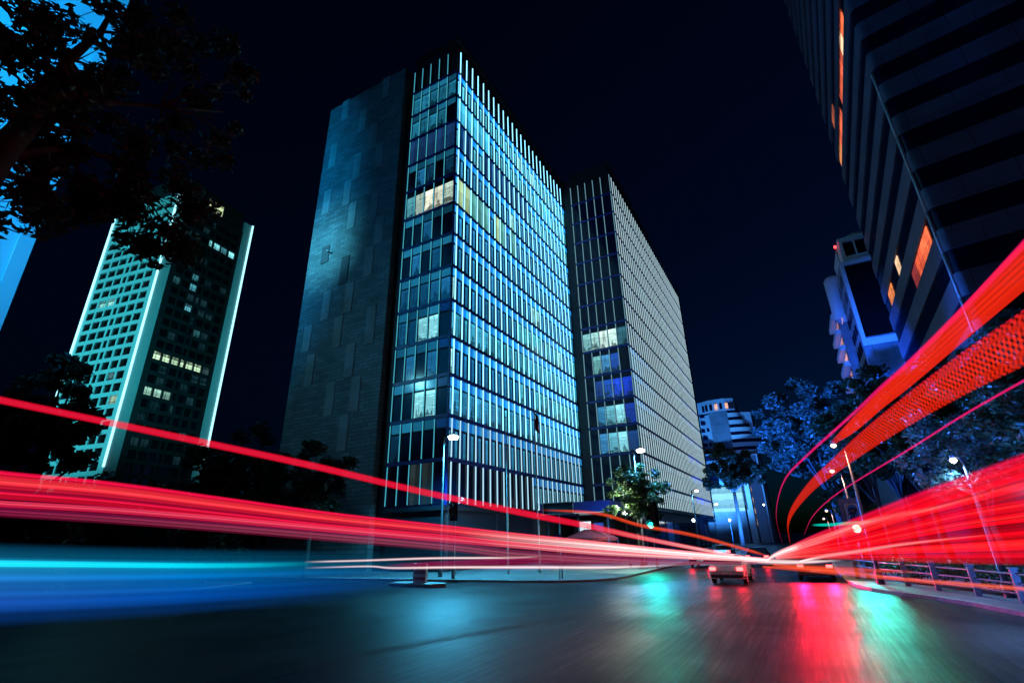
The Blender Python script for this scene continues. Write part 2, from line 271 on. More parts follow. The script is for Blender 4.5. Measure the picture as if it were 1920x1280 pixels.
def office_one():
    X0, Y0 = -27.17, 36.7; base = (X0-11, Y0+17, 0)
    t = thing('office_tower', 'glass office tower with bright cyan light fins and a blank stone slab at its side', 'office tower', base, 'pair of glass office towers with vertical light fins')
    FR = (X0, Y0, 0, 1, 1, 0); FL = (X0, Y0, -1, 0, 0, -1); n = 26; sp = 1.358; L = .622+25*sp+.55
    b = MB(); b.box(X0-7, X0-.35, Y0+.35, Y0+L-.3, 0.2, 62.6); b.box(X0-24, X0-7, Y0+.8, Y0+L-2, .2, 60); b.build('core', M['core'], t)
    cells = []
    ub = [0.1]+[.622+i*sp for i in range(n)]
    CY = (.05, .5, .7)
    for j in range(-1, 12):
        for i in range(len(ub)-1):
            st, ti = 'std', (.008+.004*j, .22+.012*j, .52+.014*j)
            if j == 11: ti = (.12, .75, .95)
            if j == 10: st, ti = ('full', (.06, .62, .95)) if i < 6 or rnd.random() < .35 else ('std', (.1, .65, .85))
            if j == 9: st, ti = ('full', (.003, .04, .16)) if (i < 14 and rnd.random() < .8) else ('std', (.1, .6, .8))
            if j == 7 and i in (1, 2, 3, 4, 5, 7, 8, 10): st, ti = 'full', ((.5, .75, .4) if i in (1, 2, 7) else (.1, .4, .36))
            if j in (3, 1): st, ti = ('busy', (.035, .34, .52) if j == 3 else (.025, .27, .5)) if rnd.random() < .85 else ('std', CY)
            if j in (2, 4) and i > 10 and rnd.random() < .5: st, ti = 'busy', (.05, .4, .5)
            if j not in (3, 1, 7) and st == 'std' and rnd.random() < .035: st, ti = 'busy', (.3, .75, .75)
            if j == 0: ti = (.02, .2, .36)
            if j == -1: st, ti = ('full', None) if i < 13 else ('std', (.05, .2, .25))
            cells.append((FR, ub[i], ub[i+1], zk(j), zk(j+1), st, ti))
    lb = [.1, 1.53, 2.92, 4.32, 5.67, 7.0]
    for j in range(-1, 12):
        for i in range(5):
            st, ti = 'left', None
            r = rnd.random()
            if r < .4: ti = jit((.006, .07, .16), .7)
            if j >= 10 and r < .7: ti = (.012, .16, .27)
            if j == 9: st, ti = 'full', (.008, .04, .13)
            if j == 7: st, ti = 'pane', ((.85, .88, .68) if i in (1, 2) else (.45, .6, .5) if i in (0, 3) else (.1, .4, .45))
            if j in (3, 1) and i in (1, 2): st, ti = 'leftlit', (.22, .62, .66)
            if j in (3, 1, 2, 0) and i == 0: st, ti = 'shaded', None
            if j == -1: st, ti = 'full', ((.02, .03, .03) if i in (1, 2) else None)
            cells.append((FL, lb[i], lb[i+1], zk(j), zk(j+1), st, ti))
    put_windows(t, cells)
    for j in range(0, 13):
        s = MB(); z = zk(j); s.box(X0-7.0, X0+.05, Y0-.05, Y0+L, z-.17, z+.17); s.build('floor_slab', M['navy'], t)
    for i in range(n):
        u = .622+i*sp; f = MB()
        for j in range(-1, 13):
            f.fbox(FR, u-.052, u+.052, -.02, .07, zk(j)+.22, zk(j+1)-.20, 0 if j > 0 else 1)
        f.fbox(FR, u-.05, u+.05, -.3, -.02, zk(-1), zk(13), 2)
        f.build('light_fin', [M['fin'], M['fin_low'], M['dark_frame']], t)
    for u in lb[1:]:
        f = MB()
        for j in range(-1, 13): f.fbox(FL, u-.02, u+.02, -.02, .07, zk(j)+.22, zk(j+1)-.2, 0)
        f.fbox(FL, u-.04, u+.04, -.3, -.02, zk(-1), zk(13), 1)
        f.build('light_fin', [M['fin_dim'], M['dark_frame']], t)
    e = MB(); e.box(X0-.12, X0+.06, Y0-.06, Y0+.1, zk(-1), zk(12)); e.build('corner_post', M['navy'], t)
    p = MB(); p.box(X0-7.0, X0-.1, Y0-.1, Y0+L+.1, zk(-1)-.35, zk(-1)); p.build('soffit', M['core'], t)
    p = MB(); p.box(X0-7.0, X0-.45, Y0+.45, Y0+L-.3, 57.6, 63.1); p.box(X0-7.2, X0+.1, Y0-.1, Y0+L+.1, 63.1, 63.5); p.build('roof_screen', M['core'], t)
    # blank stone slab and the dark slot beside it
    s = MB(); s.box(-50.6, -36.0, 36.7, 60, 0.1, 63.4); s.build('stone_wall', M['stone'], t)
    q = MB(); q.box(-36.0, -34.17, 39, 60, 0.1, 62); 
    for k in range(0, 14): q.box(-36.0, -34.17, 38.7, 39, zk(k)-.2, zk(k)+.15)
    q.build('recess', M['core'], t)
    for i, (x, z0, z1) in enumerate(LOUVRES):
        l = MB(); l.box(x-.68, x+.68, 36.62, 36.69, z0+.05, z1-.05); 
        for k in range(int((z1-z0)/.25)): l.box(x-.66, x+.66, 36.585, 36.62, z0+.1+k*.25, z0+.22+k*.25)
        l.build('louvre_panel', M['louvre_dark'] if i in (12, 13) else M['louvre'], t)
    # recessed ground floor with columns
    w = MB(); w.box(X0-6.6, X0-1.6, Y0+1.6, Y0+L-1, .1, zk(-1)-.36); w.build('ground_floor_wall', M['core'], t)
    for i in range(8):
        gpan = MB(); y = Y0+2+i*4.1; gpan.box(X0-1.6, X0-1.5, y+.2, y+3.7, .4, 4.3, 0); gpan.build('shop_window', [M['glass']], t)
    for i in range(5):
        c = MB(); c.lathe(X0-.6, Y0+.8+i*8.4, [(.32, .1), (.32, zk(-1)-.36)], 14); c.build('column', M['dark_steel'], t)
office_one()

def office_two():
    X0, Y0 = -18.2, 69.5; base = (X0-4, Y0+28, 0)
    t = thing('office_tower', 'farther glass office tower with dense pale ivory light fins, behind the bright cyan one', 'office tower', base, 'pair of glass office towers with vertical light fins')
    FR = (X0, Y0, 0, 1, 1, 0); FL = (X0, Y0, -1, 0, 0, -1); n = 41; sp = 1.358; L = .9+40*sp+.6; zb = 6.2
    b = MB(); b.box(X0-12, X0-.35, Y0+.35, Y0+L-.3, 6, 63.3); b.build('core', M['core'], t)
    cells = []
    ub = [0.1]+[.9+i*sp for i in range(n)]
    for j in range(-1, 12):
        for i in range(n):
            z0 = max(zk(j), zb)
            if j >= 9 or rnd.random() < .45: st, ti = 'shaded', None
            else: st, ti = 'std', (.01, .05, .08)
            if j in (4, 3, 2) and i < 12: st, ti = 'std', (.02, .2-.012*i, .4-.03*i)
            cells.append((FR, ub[i], ub[i+1], z0, zk(j+1), st, ti))
    lb = [.1, 1.68, 3.12, 4.55, 5.9, 7.3]
    lit = {5: {0: (.03, .14, .18), 1: (.62, .95, .85), 2: (.7, .98, .88), 3: (.4, .75, .7), 4: (.2, .5, .5)}, 4: {1: (.01, .07, .45), 2: (.05, .25, .5), 3: (.1, .3, .3)}, 3: {0: (.005, .03, .55), 1: (.008, .05, .62), 2: (.008, .06, .4), 3: (.006, .03, .22)}, 2: {0: (.005, .03, .4), 1: (.25, .7, .8), 2: (.16, .6, .75), 3: (.03, .2, .4)}, 1: {0: (.005, .03, .15), 1: (.22, .65, .75), 2: (.14, .55, .7), 3: (.03, .18, .38)}}
    for j in range(-1, 12):
        for i in range(5):
            ti = lit.get(j, {}).get(i); st = 'pane' if ti else ('full' if j > 5 or j < 1 else 'pane')
            cells.append((FL, lb[i], lb[i+1], max(zk(j), zb), zk(j+1), st, ti))
    put_windows(t, cells)
    for j in range(0, 13):
        s = MB(); z = zk(j); s.box(X0-7.3, X0+.05, Y0-.05, Y0+L, z-.15, z+.15); s.build('floor_slab', M['navy'], t)
    for i in range(n):
        u = .9+i*sp; f = MB()
        for j in range(-1, 13): f.fbox(FR, u-.065, u+.065, -.02, .05, max(zk(j), zb)+.2, zk(j+1)-.2, 0)
        f.fbox(FR, u-.05, u+.05, -.3, -.02, zb, zk(13), 1)
        f.build('light_fin', [M['fin_pale'], M['dark_frame']], t)
    for u in lb[1:]+[.05]:
        f = MB()
        for j in range(-1, 13): f.fbox(FL, u-.035, u+.035, -.02, .16, max(zk(j), zb)+.2, zk(j+1)-.2, 0)
        f.fbox(FL, u-.04, u+.04, -.3, -.02, zb, zk(13), 1)
        f.build('light_fin', [M['fin_dim2'], M['dark_frame']], t)
    p = MB(); p.box(X0-7, X0-.45, Y0+.45, Y0+L-.4, 57.6, 63.6); p.box(X0-7.4, X0+.1, Y0-.1, Y0+L+1.6, 63.6, 64.1); p.box(X0-7.4, X0+.1, Y0+L, Y0+L+1.6, zb-1, 63.6); p.build('roof_screen', M['core'], t)
    q = MB(); q.box(-33, X0-7.3, Y0+2.9, Y0+9, .1, 61)
    q.build('link_block', M['core'], t)
    for (x0, x1, z0, z1, c) in ((-27.2, -26.3, 47.2, 50.6, (.75, .95, .8)), (-27.0, -26.0, 43.6, 45.6, (.5, .55, .4)), (-26.9, -25.9, 39.4, 41.4, (.4, .25, .15)), (-26.8, -25.7, 31.4, 33.6, (.12, .45, .4)), (-26.7, -25.9, 26.4, 29.2, (.75, .45, .28)), (-26.6, -25.7, 5.6, 8.2, (.28, .3, .14))):
        l = MB(); l.box(x0, x1, Y0+2.8, Y0+2.89, z0, z1, 0, c); l.build('window', M['lit'], t)
    for k in range(0, 13):
        l = MB(); l.box(-27.1, X0-7.35, Y0+2.78, Y0+2.9, zk(k)-.12, zk(k)+.12); l.build('floor_slab', M['navy'], t)
    w = MB(); w.box(X0-10, X0-1.2, Y0+2, Y0+L-1, .1, zb-.3); w.box(X0-7.3, X0+.2, Y0, Y0+L, zb-.3, zb); w.build('ground_floor_wall', M['core'], t)
    for i in range(9):
        gpan = MB(); y = Y0+3+i*5.6; gpan.box(X0-1.2, X0-1.1, y, y+4.6, .5, 4.6); gpan.build('shop_window', M['glass'], t)
office_two()

# entrance canopy between the two towers
t = thing('canopy', 'navy blue entrance canopy on slim posts between the two glass towers', 'canopy', (-23, 61, .12))
b = MB(); b.box(-27.0, -18.6, 55, 68.5, 5.1, 6.35); b.build('fascia', M['navy'], t)
b = MB(); b.box(-26.9, -18.7, 54.9, 54.98, 5.12, 5.2); b.build('edge_light', glow('canopy_edge_light', (.5, .8, .8), .5), t)
for x in (-26.4, -22.6, -19.1):
    b = MB(); b.tube([(x, 55.6, .12), (x, 55.6, 5.1)], .14, 10); b.build('post', M['dark_steel'], t)
t = thing('lobby_kiosk', 'small brightly lit glass lobby under the navy canopy', 'kiosk', (-24, 63, .12))
b = MB(); b.box(-25.6, -21.5, 61.4, 65, .12, 4.6); b.build('wall', M['core'], t)
b = MB(); b.box(-24.9, -23.3, 61.3, 61.39, 2.2, 4.4, 0, (.72, .9, 1)); b.build('window', M['shop'], t)
b = MB(); b.box(-22.9, -21.7, 61.3, 61.39, 2.2, 4.2, 0, (.02, .06, .3)); b.build('window', M['shop'], t)

# ------------------------------------------------------------------ neon-edged tower
def neon_tower():
    mx, my = -139.17, 55.96; base = (mx-8, my+10, 0)
    t = thing('high_rise', 'square high-rise with glowing white-cyan neon lines up its corners and a teal window grid', 'tower block', base)
    FL = (mx, my, -.98585, -.16761, .16761, -.98585); FR = (mx, my, -.13395, .99099, .99099, .13395)
    WL, WR, top, st = 25.8, 24.8, 97.4, 3.2
    P = lambda F, u, d: (F[0]+u*F[2]+d*F[4], F[1]+u*F[3]+d*F[5])
    a = P(FL, 0, 0); c = P(FL, WL, 0); r = P(FR, WR, 0); q = (c[0]+r[0]-a[0], c[1]+r[1]-a[1])
    b = MB(); i0 = (a[0]-.6, a[1]+.5); b.prism([P(FL, .5, -.6), P(FR, WR-.5, -.6), (q[0]+.5, q[1]-.5), P(FL, WL-.4, -.6)], 0, top-.5); b.build('core', M['win_black'], t)
    cols = [(.085, .19), (.215, .32), (.345, .45), (.475, .53), (.56, .67), (.69, .80), (.83, .94)]
    nf = 27; z0 = top-nf*st-1.4
    w = MB(); w2 = MB()
    for F, Wd, mb, u_off, span in ((FL, WL, w, 0, WL), (FR, WR, w2, 2.75, WR-2.75-3.05)):
        edges = [0]+[x for cc in cols for x in cc]+[1]
        for k in range(0, len(edges), 2):
            mb.fbox(F, u_off+edges[k]*span, u_off+edges[k+1]*span, -.6, 0, 0, top)
        for k in range(nf+1):
            zb, zt = (z0+k*st-1.0, z0+k*st+.1) if k else (0, z0+.1)
            if k == nf: zt = top-.02
            for cc in cols: mb.fbox(F, u_off+cc[0]*span, u_off+cc[1]*span, -.6, -.003, zb, zt)
    w.build('wall', M['white_tower'], t); w2.build('wall', M['dark_tower'], t)
    pl = MB(); pl.fbox(FR, 0.02, 2.75, -.6, .02, 0, top); pl.build('pilaster', M['white_tower'], t)
    pl = MB(); pl.fbox(FR, WR-3.05, WR-.02, -.6, .02, 0, 101.4); pl.build('pilaster', M['white_tower'], t)
    for F, u, zb, zt in ((FL, .0, 20, 98.2), (FL, WL, 27, 97.3), (FR, WR, 20, 101.6)):
        x, y = P(F, u, .05); m_ = MB(); m_.tube([(x+.1, y-.1, zb), (x+.1, y-.1, zt)], .28, 8); m_.build('neon_line', M['neon'], t)
    # windows: lit ones and the ones that show largest as parts
    PALE, TEAL, DIM = (.62, .95, .6), (.25, .85, .9), (.02, .09, .1)
    lit = {}
    for zc, cs, col in ((49.4, range(7), PALE), (39.6, (0, 1, 2), (.25, .5, .4)), (87.4, (3, 4, 5, 6), TEAL), (70.7, (2,), (.08, .4, .5)), (67, (2,), (.12, .5, .6)), (74, (2,), (.05, .25, .3)), (71, (0,), DIM), (58, (4,), DIM), (83, (1,), (.15, .6, .6))):
        k = int((zc-z0)/st)
        for c_ in cs: lit[('R', k, c_)] = jit(col, .4)
    lit[('R', int((49.4-z0)/st), 6)] = (.03, .06, .06); lit[('R', int((87.4-z0)/st), 5)] = (.05, .2, .25)
    lit[('L', int((64.5-z0)/st), 4)] = (.3, .8, .75); lit[('L', int((64.5-z0)/st), 5)] = (.25, .75, .7); lit[('L', int((38-z0)/st), 0)] = (.3, .45, .3); lit[('L', int((44-z0)/st), 1)] = (.08, .2, .2)
    cells = []
    for nm, F, u_off, span in (('L', FL, 0, WL), ('R', FR, 2.75, WR-5.8)):
        for k in range(nf):
            for i, cc in enumerate(cols):
                ti = lit.get((nm, k, i))
                if nm == 'R' and not ti and rnd.random() < .16: ti = jit((.006, .02, .024), .6)
                cells.append((0 if (nm, k, i) in lit else 1 if nm == 'L' else 2, abs(k-17), F, u_off+cc[0]*span, u_off+cc[1]*span, z0+k*st+.1, z0+(k+1)*st-1.0, ti))
    cells.sort(key=lambda c: (c[0], c[1]))
    def wcell(mb, c):
        _, _, F, u0, u1, za, zb, ti = c
        mb.fbox(F, u0+.05, u1-.05, -.5, -.38, za+.05, zb-.05, 1 if ti else 0, ti or (1, 1, 1))
        mb.fbox(F, (u0*.6+u1*.4)-.05, (u0*.6+u1*.4)+.05, -.38, -.33, za+.05, zb-.05, 0); mb.fbox(F, u0+.05, u1-.05, -.378, -.332, za+.55, za+.63, 0)
    for c in cells[:100]:
        mb = MB(); wcell(mb, c); mb.build('window', [M['win_black'], M['lit']], t)
    mb = MB()
    for c in cells[100:]: wcell(mb, c)
    tag(mb.build('window', [M['win_black'], M['lit']], t), kind='stuff')
    ph = MB(); ph.prism([P(FR, .8, -.8), P(FR, WR-3.2, -.8), (q[0]+6, q[1]-3), P(FL, WL-6, -1.5)], top-.4, 104.5); ph.build('penthouse', M['dark_tower'], t)
    for u0, u1, c in ((9.3, 10.3, (.5, .6, .3)), (11.2, 14.2, (.62, .75, .42))):
        mb = MB(); mb.fbox(FR, u0, u1, -.8, -.72, 98.6, 102, 0, c); mb.build('window', M['lit'], t)
neon_tower()

# ------------------------------------------------------------------ floodlit blue tower at the far left
t = thing('high_rise', 'plain tower wall floodlit bright blue behind the overhanging tree', 'tower block', (-66, -2, 0))
b = MB(); b.box(-76, -58.86, -22, 11.98, 0, 96)
b.build('wall', M['pale_wall'], t)
b = MB(); b.box(-76, -58.55, 11.99, 13.1, 0, 96); b.build('corner_pier', M['pale_wall'], t)
b = MB()
for z in range(8, 96, 11): b.box(-58.86, -58.83, -22, 11.98, z, z+.12)
b.build('joint_line', M['dark_frame'], t)

# ------------------------------------------------------------------ banded building with the rounded corner
def banded():
    C = Vector((12.45, 42.1)); d1 = Vector((.03877, .99925)); d2 = Vector((.98491, -.17306)); L1, L2, R = 28.4, 34, .55
    t = thing('banded_building', 'dark tower of stacked pale bands and black window strips with a rounded corner', 'office block', (24, 55, 0))
    def outline(off):
        # plan outline: left face far end -> fillet -> right face far end -> back; off > 0 is outwards
        n1 = Vector((-d1.y, d1.x)); n2 = Vector((d2.y, -d2.x))
        A = C + n1*0; ang = d1.angle(d2); tl = R/math.tan(ang/2)
        cen = C + d1*tl + Vector((d1.y, -d1.x))*R
        pts = [C + d1*(L1+off) + n1*off]
        a0 = math.atan2(n1.y, n1.x); a1 = math.atan2(n2.y, n2.x)
        if a1 < a0: a1 += 2*math.pi
        for k in range(11):
            a = a0+(a1-a0)*k/10; pts.append(cen + Vector((math.cos(a), math.sin(a)))*(R+off))
        pts.append(C + d2*(L2+off) + n2*off); pts.append(C + d2*(L2+off) + d1*(L1+off))
        return [(p.x, p.y) for p in pts]
    b = MB(); b.prism(outline(-.12), 0, 97); b.build('glass_core', M['glass'], t)
    for k in range(-2, 21):
        zb = 21.18+3.6*k; s = MB(); s.prism(outline(0), zb, zb+1.78); s.build('band', M['granite'], t)
    q = C+d1*.5+Vector((-d1.y, d1.x))*.04
    for k in range(-3, 5):
        zb = 21.2+3.6*k; s = MB(); s.tube([(q.x, q.y, zb), (q.x, q.y, zb+3.56)], .11, 8); s.build('corner_rail', M['cove'], t)
    OR, YL, RD = (.95, .16, .06), (1., .62, .36), (.55, .06, .04)
    F = (C.x, C.y, d1.x, d1.y, -d1.y, d1.x)
    def lit(u0, u1, n, z, c):
        w = (u1-u0)/n
        for i in range(n):
            mb = MB(); mb.fbox(F, u0+i*w+.08, u0+(i+1)*w-.08, -.115, -.06, z+.14, z+1.68, 0, jit(c, .35)); mb.build('window', M['lit'], t)
    zz = lambda n: 22.96+3.6*n
    lit(2.6, 5.2, 2, zz(7), OR); lit(5.2, 7.4, 1, zz(7), YL); lit(7.4, 14.8, 5, zz(7), (.75, .12, .06)); lit(16.6, 23, 5, zz(7), (.8, .14, .06)); lit(23, 27, 3, zz(7), (.85, .3, .1)); lit(20, 23.5, 2, zz(8), (.25, .06, .03))
    lit(2.4, 6.0, 2, zz(0), OR); lit(6.0, 9.0, 2, zz(0), (.85, .12, .05)); lit(14.6, 16.4, 1, zz(1), YL); lit(21.5, 25, 2, zz(1), (.7, .2, .05)); lit(9.2, 11.5, 1, zz(0), (.25, .03, .03)); lit(2.7, 3.8, 1, zz(0)+.001, (.5, .06, .04))
banded()

# ------------------------------------------------------------------ balcony tower behind it
def balcony_tower():
    t = thing('balcony_tower', 'white tower with stacked balconies and a black glass front, red beacon on its crown', 'apartment tower', (18, 96, 0))
    b = MB(); b.box(12.2, 24, 84, 92, 0, 41.3); b.box(13.6, 24, 92, 103, 0, 40.5); b.box(12.4, 24, 103, 114, 0, 43.2)
    b.build('wall', M['concrete'], t)
    b = MB(); b.box(11.8, 24.3, 83.4, 114.6, 0, 15); b.build('dark_base_cover', M['dark_tower'], t)  # added dark box, hides the wall foot where the flood burns bright
    g_ = MB(); g_.box(12.75, 23, 83.9, 83.99, 28.9, 40.6); g_.build('glass_front', M['win_black'], t)
    f = MB(); f.box(12.2, 12.7, 83.75, 83.99, 27.6, 41.3); f.box(12.7, 23, 83.7, 83.99, 27.6, 28.6); f.box(12.7, 23, 83.75, 83.99, 40.8, 41.5); f.build('front_frame', M['white_paint'], t)
    for k in range(12):
        z = 8+k*2.75
        for y in (85.2, 87.6, 90):
            w = MB(); w.box(12.1, 12.19, y, y+1.5, z, z+1.5); w.build('window', M['glass'], t)
    for k in range(8):
        z = 18+k*3.1
        s = MB(); s.box(11.5, 12.39, 104, 113, z, z+.9); s.build('balcony', M['white_paint'], t)
        w = MB(); w.box(12.3, 12.395, 105, 112, z+1.0, z+2.6, 0, jit((.5, .22, .2), .4)); w.build('window', M['lit'], t)
    s = MB(); s.box(13.0, 20.5, 84.6, 95, 41.5, 42.6); 
    s.box(13.0, 13.5, 84.6, 95, 42.6, 45.2); s.box(14.9, 15.1, 84.6, 84.9, 42.6, 45.2); s.box(17.4, 17.7, 84.6, 84.9, 42.6, 45.2); s.box(13.0, 18.4, 84.5, 95, 45.2, 45.9); s.build('penthouse', M['white_paint'], t)
    s = MB(); s.box(13.6, 18.2, 85.1, 94, 42.6, 45.2); s.build('penthouse_window', M['glass'], t)
    s = MB(); s.lathe(16.2, 88, [(1.9, 45.9), (1.9, 46.9), (1.7, 47.3), (0, 47.5)], 14); s.build('drum', M['pale_wall'], t)
    s = MB(); s.tube([(12.5, 84.8, 41.3), (12.5, 84.8, 44.5)], .08, 6); bm = s.build('mast', M['steel'], t)
    s = MB(); s.lathe(12.5, 84.8, [(0, 44.5), (.16, 44.55), (.2, 44.75), (.1, 44.95), (0, 45)], 10); s.build('beacon', M['red_beacon'], bm)
    s = MB(); s.lathe(12.1, 95, [(1.3, 36), (1.3, 43.4), (1.0, 44), (0, 44.2)], 12); s.build('stair_turret', M['pale_wall'], t)
    s = MB(); s.box(12.1, 12.18, 96.2, 97.6, 36.2, 38.4, 0, (1, .5, .35)); s.build('window', M['lit'], t)
balcony_tower()

# ------------------------------------------------------------------ white curved building down the street
def far_block():
    t = thing('hotel_block', 'blue-white building with a crown of small windows and curved balconies down the street', 'hotel', (-17, 176, 0))
    b = MB(); b.prism([(-24.6, 171), (-20.8, 169.2), (-15.6, 169.2), (-9, 172.5), (-9, 186), (-24.6, 186)], 0, 38.6); b.build('wall', M['pale_wall'], t)
    b = MB(); b.prism([(-20.9, 168.4), (-15.5, 168.4), (-15.5, 169.2), (-20.9, 169.2)], 26, 39.2); b.build('shaft', M['concrete'], t)
    b = MB(); b.prism([(-24.4, 170.6), (-20.4, 168.2), (-15.8, 168.0), (-13.1, 169.4), (-13.1, 184), (-24.4, 184)], 39.2, 43.0); b.build('crown', M['pale_wall'], t)
    for i, (x, y) in enumerate([(-22.4, 169.3), (-21.3, 168.65), (-19.9, 168.08), (-18.3, 168.02), (-16.9, 167.96), (-15.2, 168.2), (-14.3, 168.6), (-13.6, 169.0)]):
        w = MB(); c = (.9, .45, .3) if i in (3, 5) else None
        w.box(x-.42, x+.42, y-.12, y+.3, 39.6, 41.5, 0 if c else 1, c or (1, 1, 1)); w.build('window', [M['lit'], M['glass']], t)
    for k in range(6):
        z = 26.2+k*2.35
        if k < 5 or True:
            w = MB(); w.box(-24.0, -21.2, 170.0, 170.9, z, z+1.15) if k % 2 == 0 or k > 3 else (w.box(-24.2, -23.0, 170.2, 170.9, z, z+1.1), w.box(-22.4, -21.2, 169.6, 170.3, z, z+1.1)); w.build('window', M['glass'], t)
        ln = [9.6, 9.0, 8.0, 6.4, 4.6, 3.4][k]
        s = MB(); arc = [(-15.5+ln*math.sin(a*math.pi/16), 168.6+ln*.55*(1-math.cos(a*math.pi/16))*1.3) for a in range(9)]
        s.prism([(-15.5, 171.5)]+arc+[(arc[-1][0], 172.5)], z-.9, z+.35); s.build('balcony', M['white_paint'], t)
        w = MB(); arc2 = [(-15.4+(ln-.6)*math.sin(a*math.pi/16), 169.0+(ln-.6)*.55*(1-math.cos(a*math.pi/16))*1.3) for a in range(9)]
        w.prism([(-15.4, 171.5)]+arc2+[(arc2[-1][0], 172.5)], z+.351, z+1.449); w.build('window', M['glass'], t)
    b = MB(); b.box(-28, -14.8, 164, 171, 0, 25.5); b.build('lower_wing', M['concrete'], t)
    b = MB(); b.box(-24.6, -15, 163.4, 164, 23.4, 24.4); b.build('ledge', M['dark_frame'], t)
    b = MB(); b.box(-27.8, -20.6, 163.85, 163.99, 17.6, 22.4); b.build('window', M['glass'], t)
    b = MB(); b.box(-20.2, -14.3, 160.5, 163.99, 10, 22.3); b.build('glazed_box', panel_stone('glazed_tiles', (.3, .55, .65), (.34, .6, .7), 1.9, 2.6, rough=.3), t)
    b = MB(); b.box(-14.2, -12.6, 161, 171, 0, 20.4); b.build('side_pier', M['white_paint'], t)
    b = MB(); b.box(-12.4, -9.2, 166, 180, 0, 24.6); b.build('rear_wing', M['pale_wall'], t)
    for k in range(6):
        w = MB(); w.box(-12.45, -12.41, 166.5, 168, 5+k*3, 6.4+k*3, 0, (.9, .6, .5)); w.build('window', M['lit'], t)
    b = MB(); b.box(-27, -14.6, 159.6, 160.4, 8.6, 15.2, 0, (.3, .78, .95)); b.build('lit_panel', M['lit_plain'], t)
    b = MB(); b.box(-27, -14.6, 160.41, 164, 0, 15.2); b.build('porch', M['concrete'], t)
far_block()

# ------------------------------------------------------------------ trees
def leaves(clusters, n, size, flat=.55):
    """many leaf-sized faces spread through the clusters' volume; clusters: (x, y, z, r)"""
    C = np.array(clusters, dtype=float); w = C[:, 3]**2; k = rng.choice(len(C), n, p=w/w.sum())
    d = rng.normal(size=(n, 3)); d /= np.linalg.norm(d, axis=1)[:, None]
    rad = rng.random(n)**.45*C[k, 3]; pos = C[k, :3] + d*rad[:, None]*np.array([1, 1, .8])
    a = rng.normal(size=(n, 3)); a[:, 2] *= flat; a /= np.linalg.norm(a, axis=1)[:, None]
    b = np.cross(a, rng.normal(size=(n, 3))); b /= np.linalg.norm(b, axis=1)[:, None]
    s = size*(.6+.8*rng.random(n))[:, None]
    V = np.stack([pos-a*s, pos+b*s*.42, pos+a*s, pos-b*s*.42], axis=1).reshape(-1, 3)
    return V
def leaf_obj(V, mat, parent):
    me = bpy.data.meshes.new('crown'); n = len(V)//4
    me.vertices.add(len(V)); me.vertices.foreach_set('co', V.ravel()); me.loops.add(len(V)); me.polygons.add(n)
    me.loops.foreach_set('vertex_index', np.arange(len(V))); me.polygons.foreach_set('loop_start', np.arange(0, len(V), 4)); me.polygons.foreach_set('loop_total', np.full(n, 4))
    me.update(); me.materials.append(mat); o = bpy.data.objects.new('crown', me); COL.objects.link(o); o.parent = parent; o.location = -parent.location; return o
def tree(label, base, crown_c, crown_r, n, size, leaf='leaf', bark='bark', group=None, trunk_r=.2, nclus=26, seed=1, fork=.45, name='tree', cr=.34, low=-.6):
    r_ = random.Random(seed); t = thing(name, label, 'tree', base, group)
    cx, cy, cz = crown_c; rx, ry, rz = crown_r; cl = []
    while len(cl) < nclus:
        p = [r_.gauss(0, .5) for _ in range(3)]; q = sum(x*x for x in p)
        if q > 1 or p[2] < low: continue
        s = r_.uniform(.6, 1.15)*cr*min(rx, rz)
        cl.append((cx+p[0]*rx, cy+p[1]*ry, cz+p[2]*rz, s))
    tr = MB(); fz = base[2] + (cz-rz*.7-base[2])*fork*1.6; fk = Vector((base[0]+(cx-base[0])*.35+r_.uniform(-.1, .1), base[1]+(cy-base[1])*.35, max(fz, base[2]+.6)))
    tr.tube([base, (base[0]+.04, base[1], base[2]+.25), tuple((Vector(base)+fk)/2+Vector((r_.uniform(-.1, .1), r_.uniform(-.1, .1), 0))), tuple(fk)], [trunk_r*1.35, trunk_r*1.05, trunk_r*.9, trunk_r*.75], 9)
    for c in sorted(cl, key=lambda c: -c[3])[:9]:
        e = Vector(c[:3]); m = fk.lerp(e, .5) + Vector((r_.uniform(-.2, .2)*rx*.4, r_.uniform(-.2, .2)*ry*.4, rz*.1))
        tr.tube([tuple(fk), tuple(fk.lerp(m, .5)), tuple(m), tuple(e)], [trunk_r*.62, trunk_r*.45, trunk_r*.3, trunk_r*.1], 6)
    tr.build('trunk', M[bark], t)
    leaf_obj(leaves(cl, n, size), M[leaf], t); return t

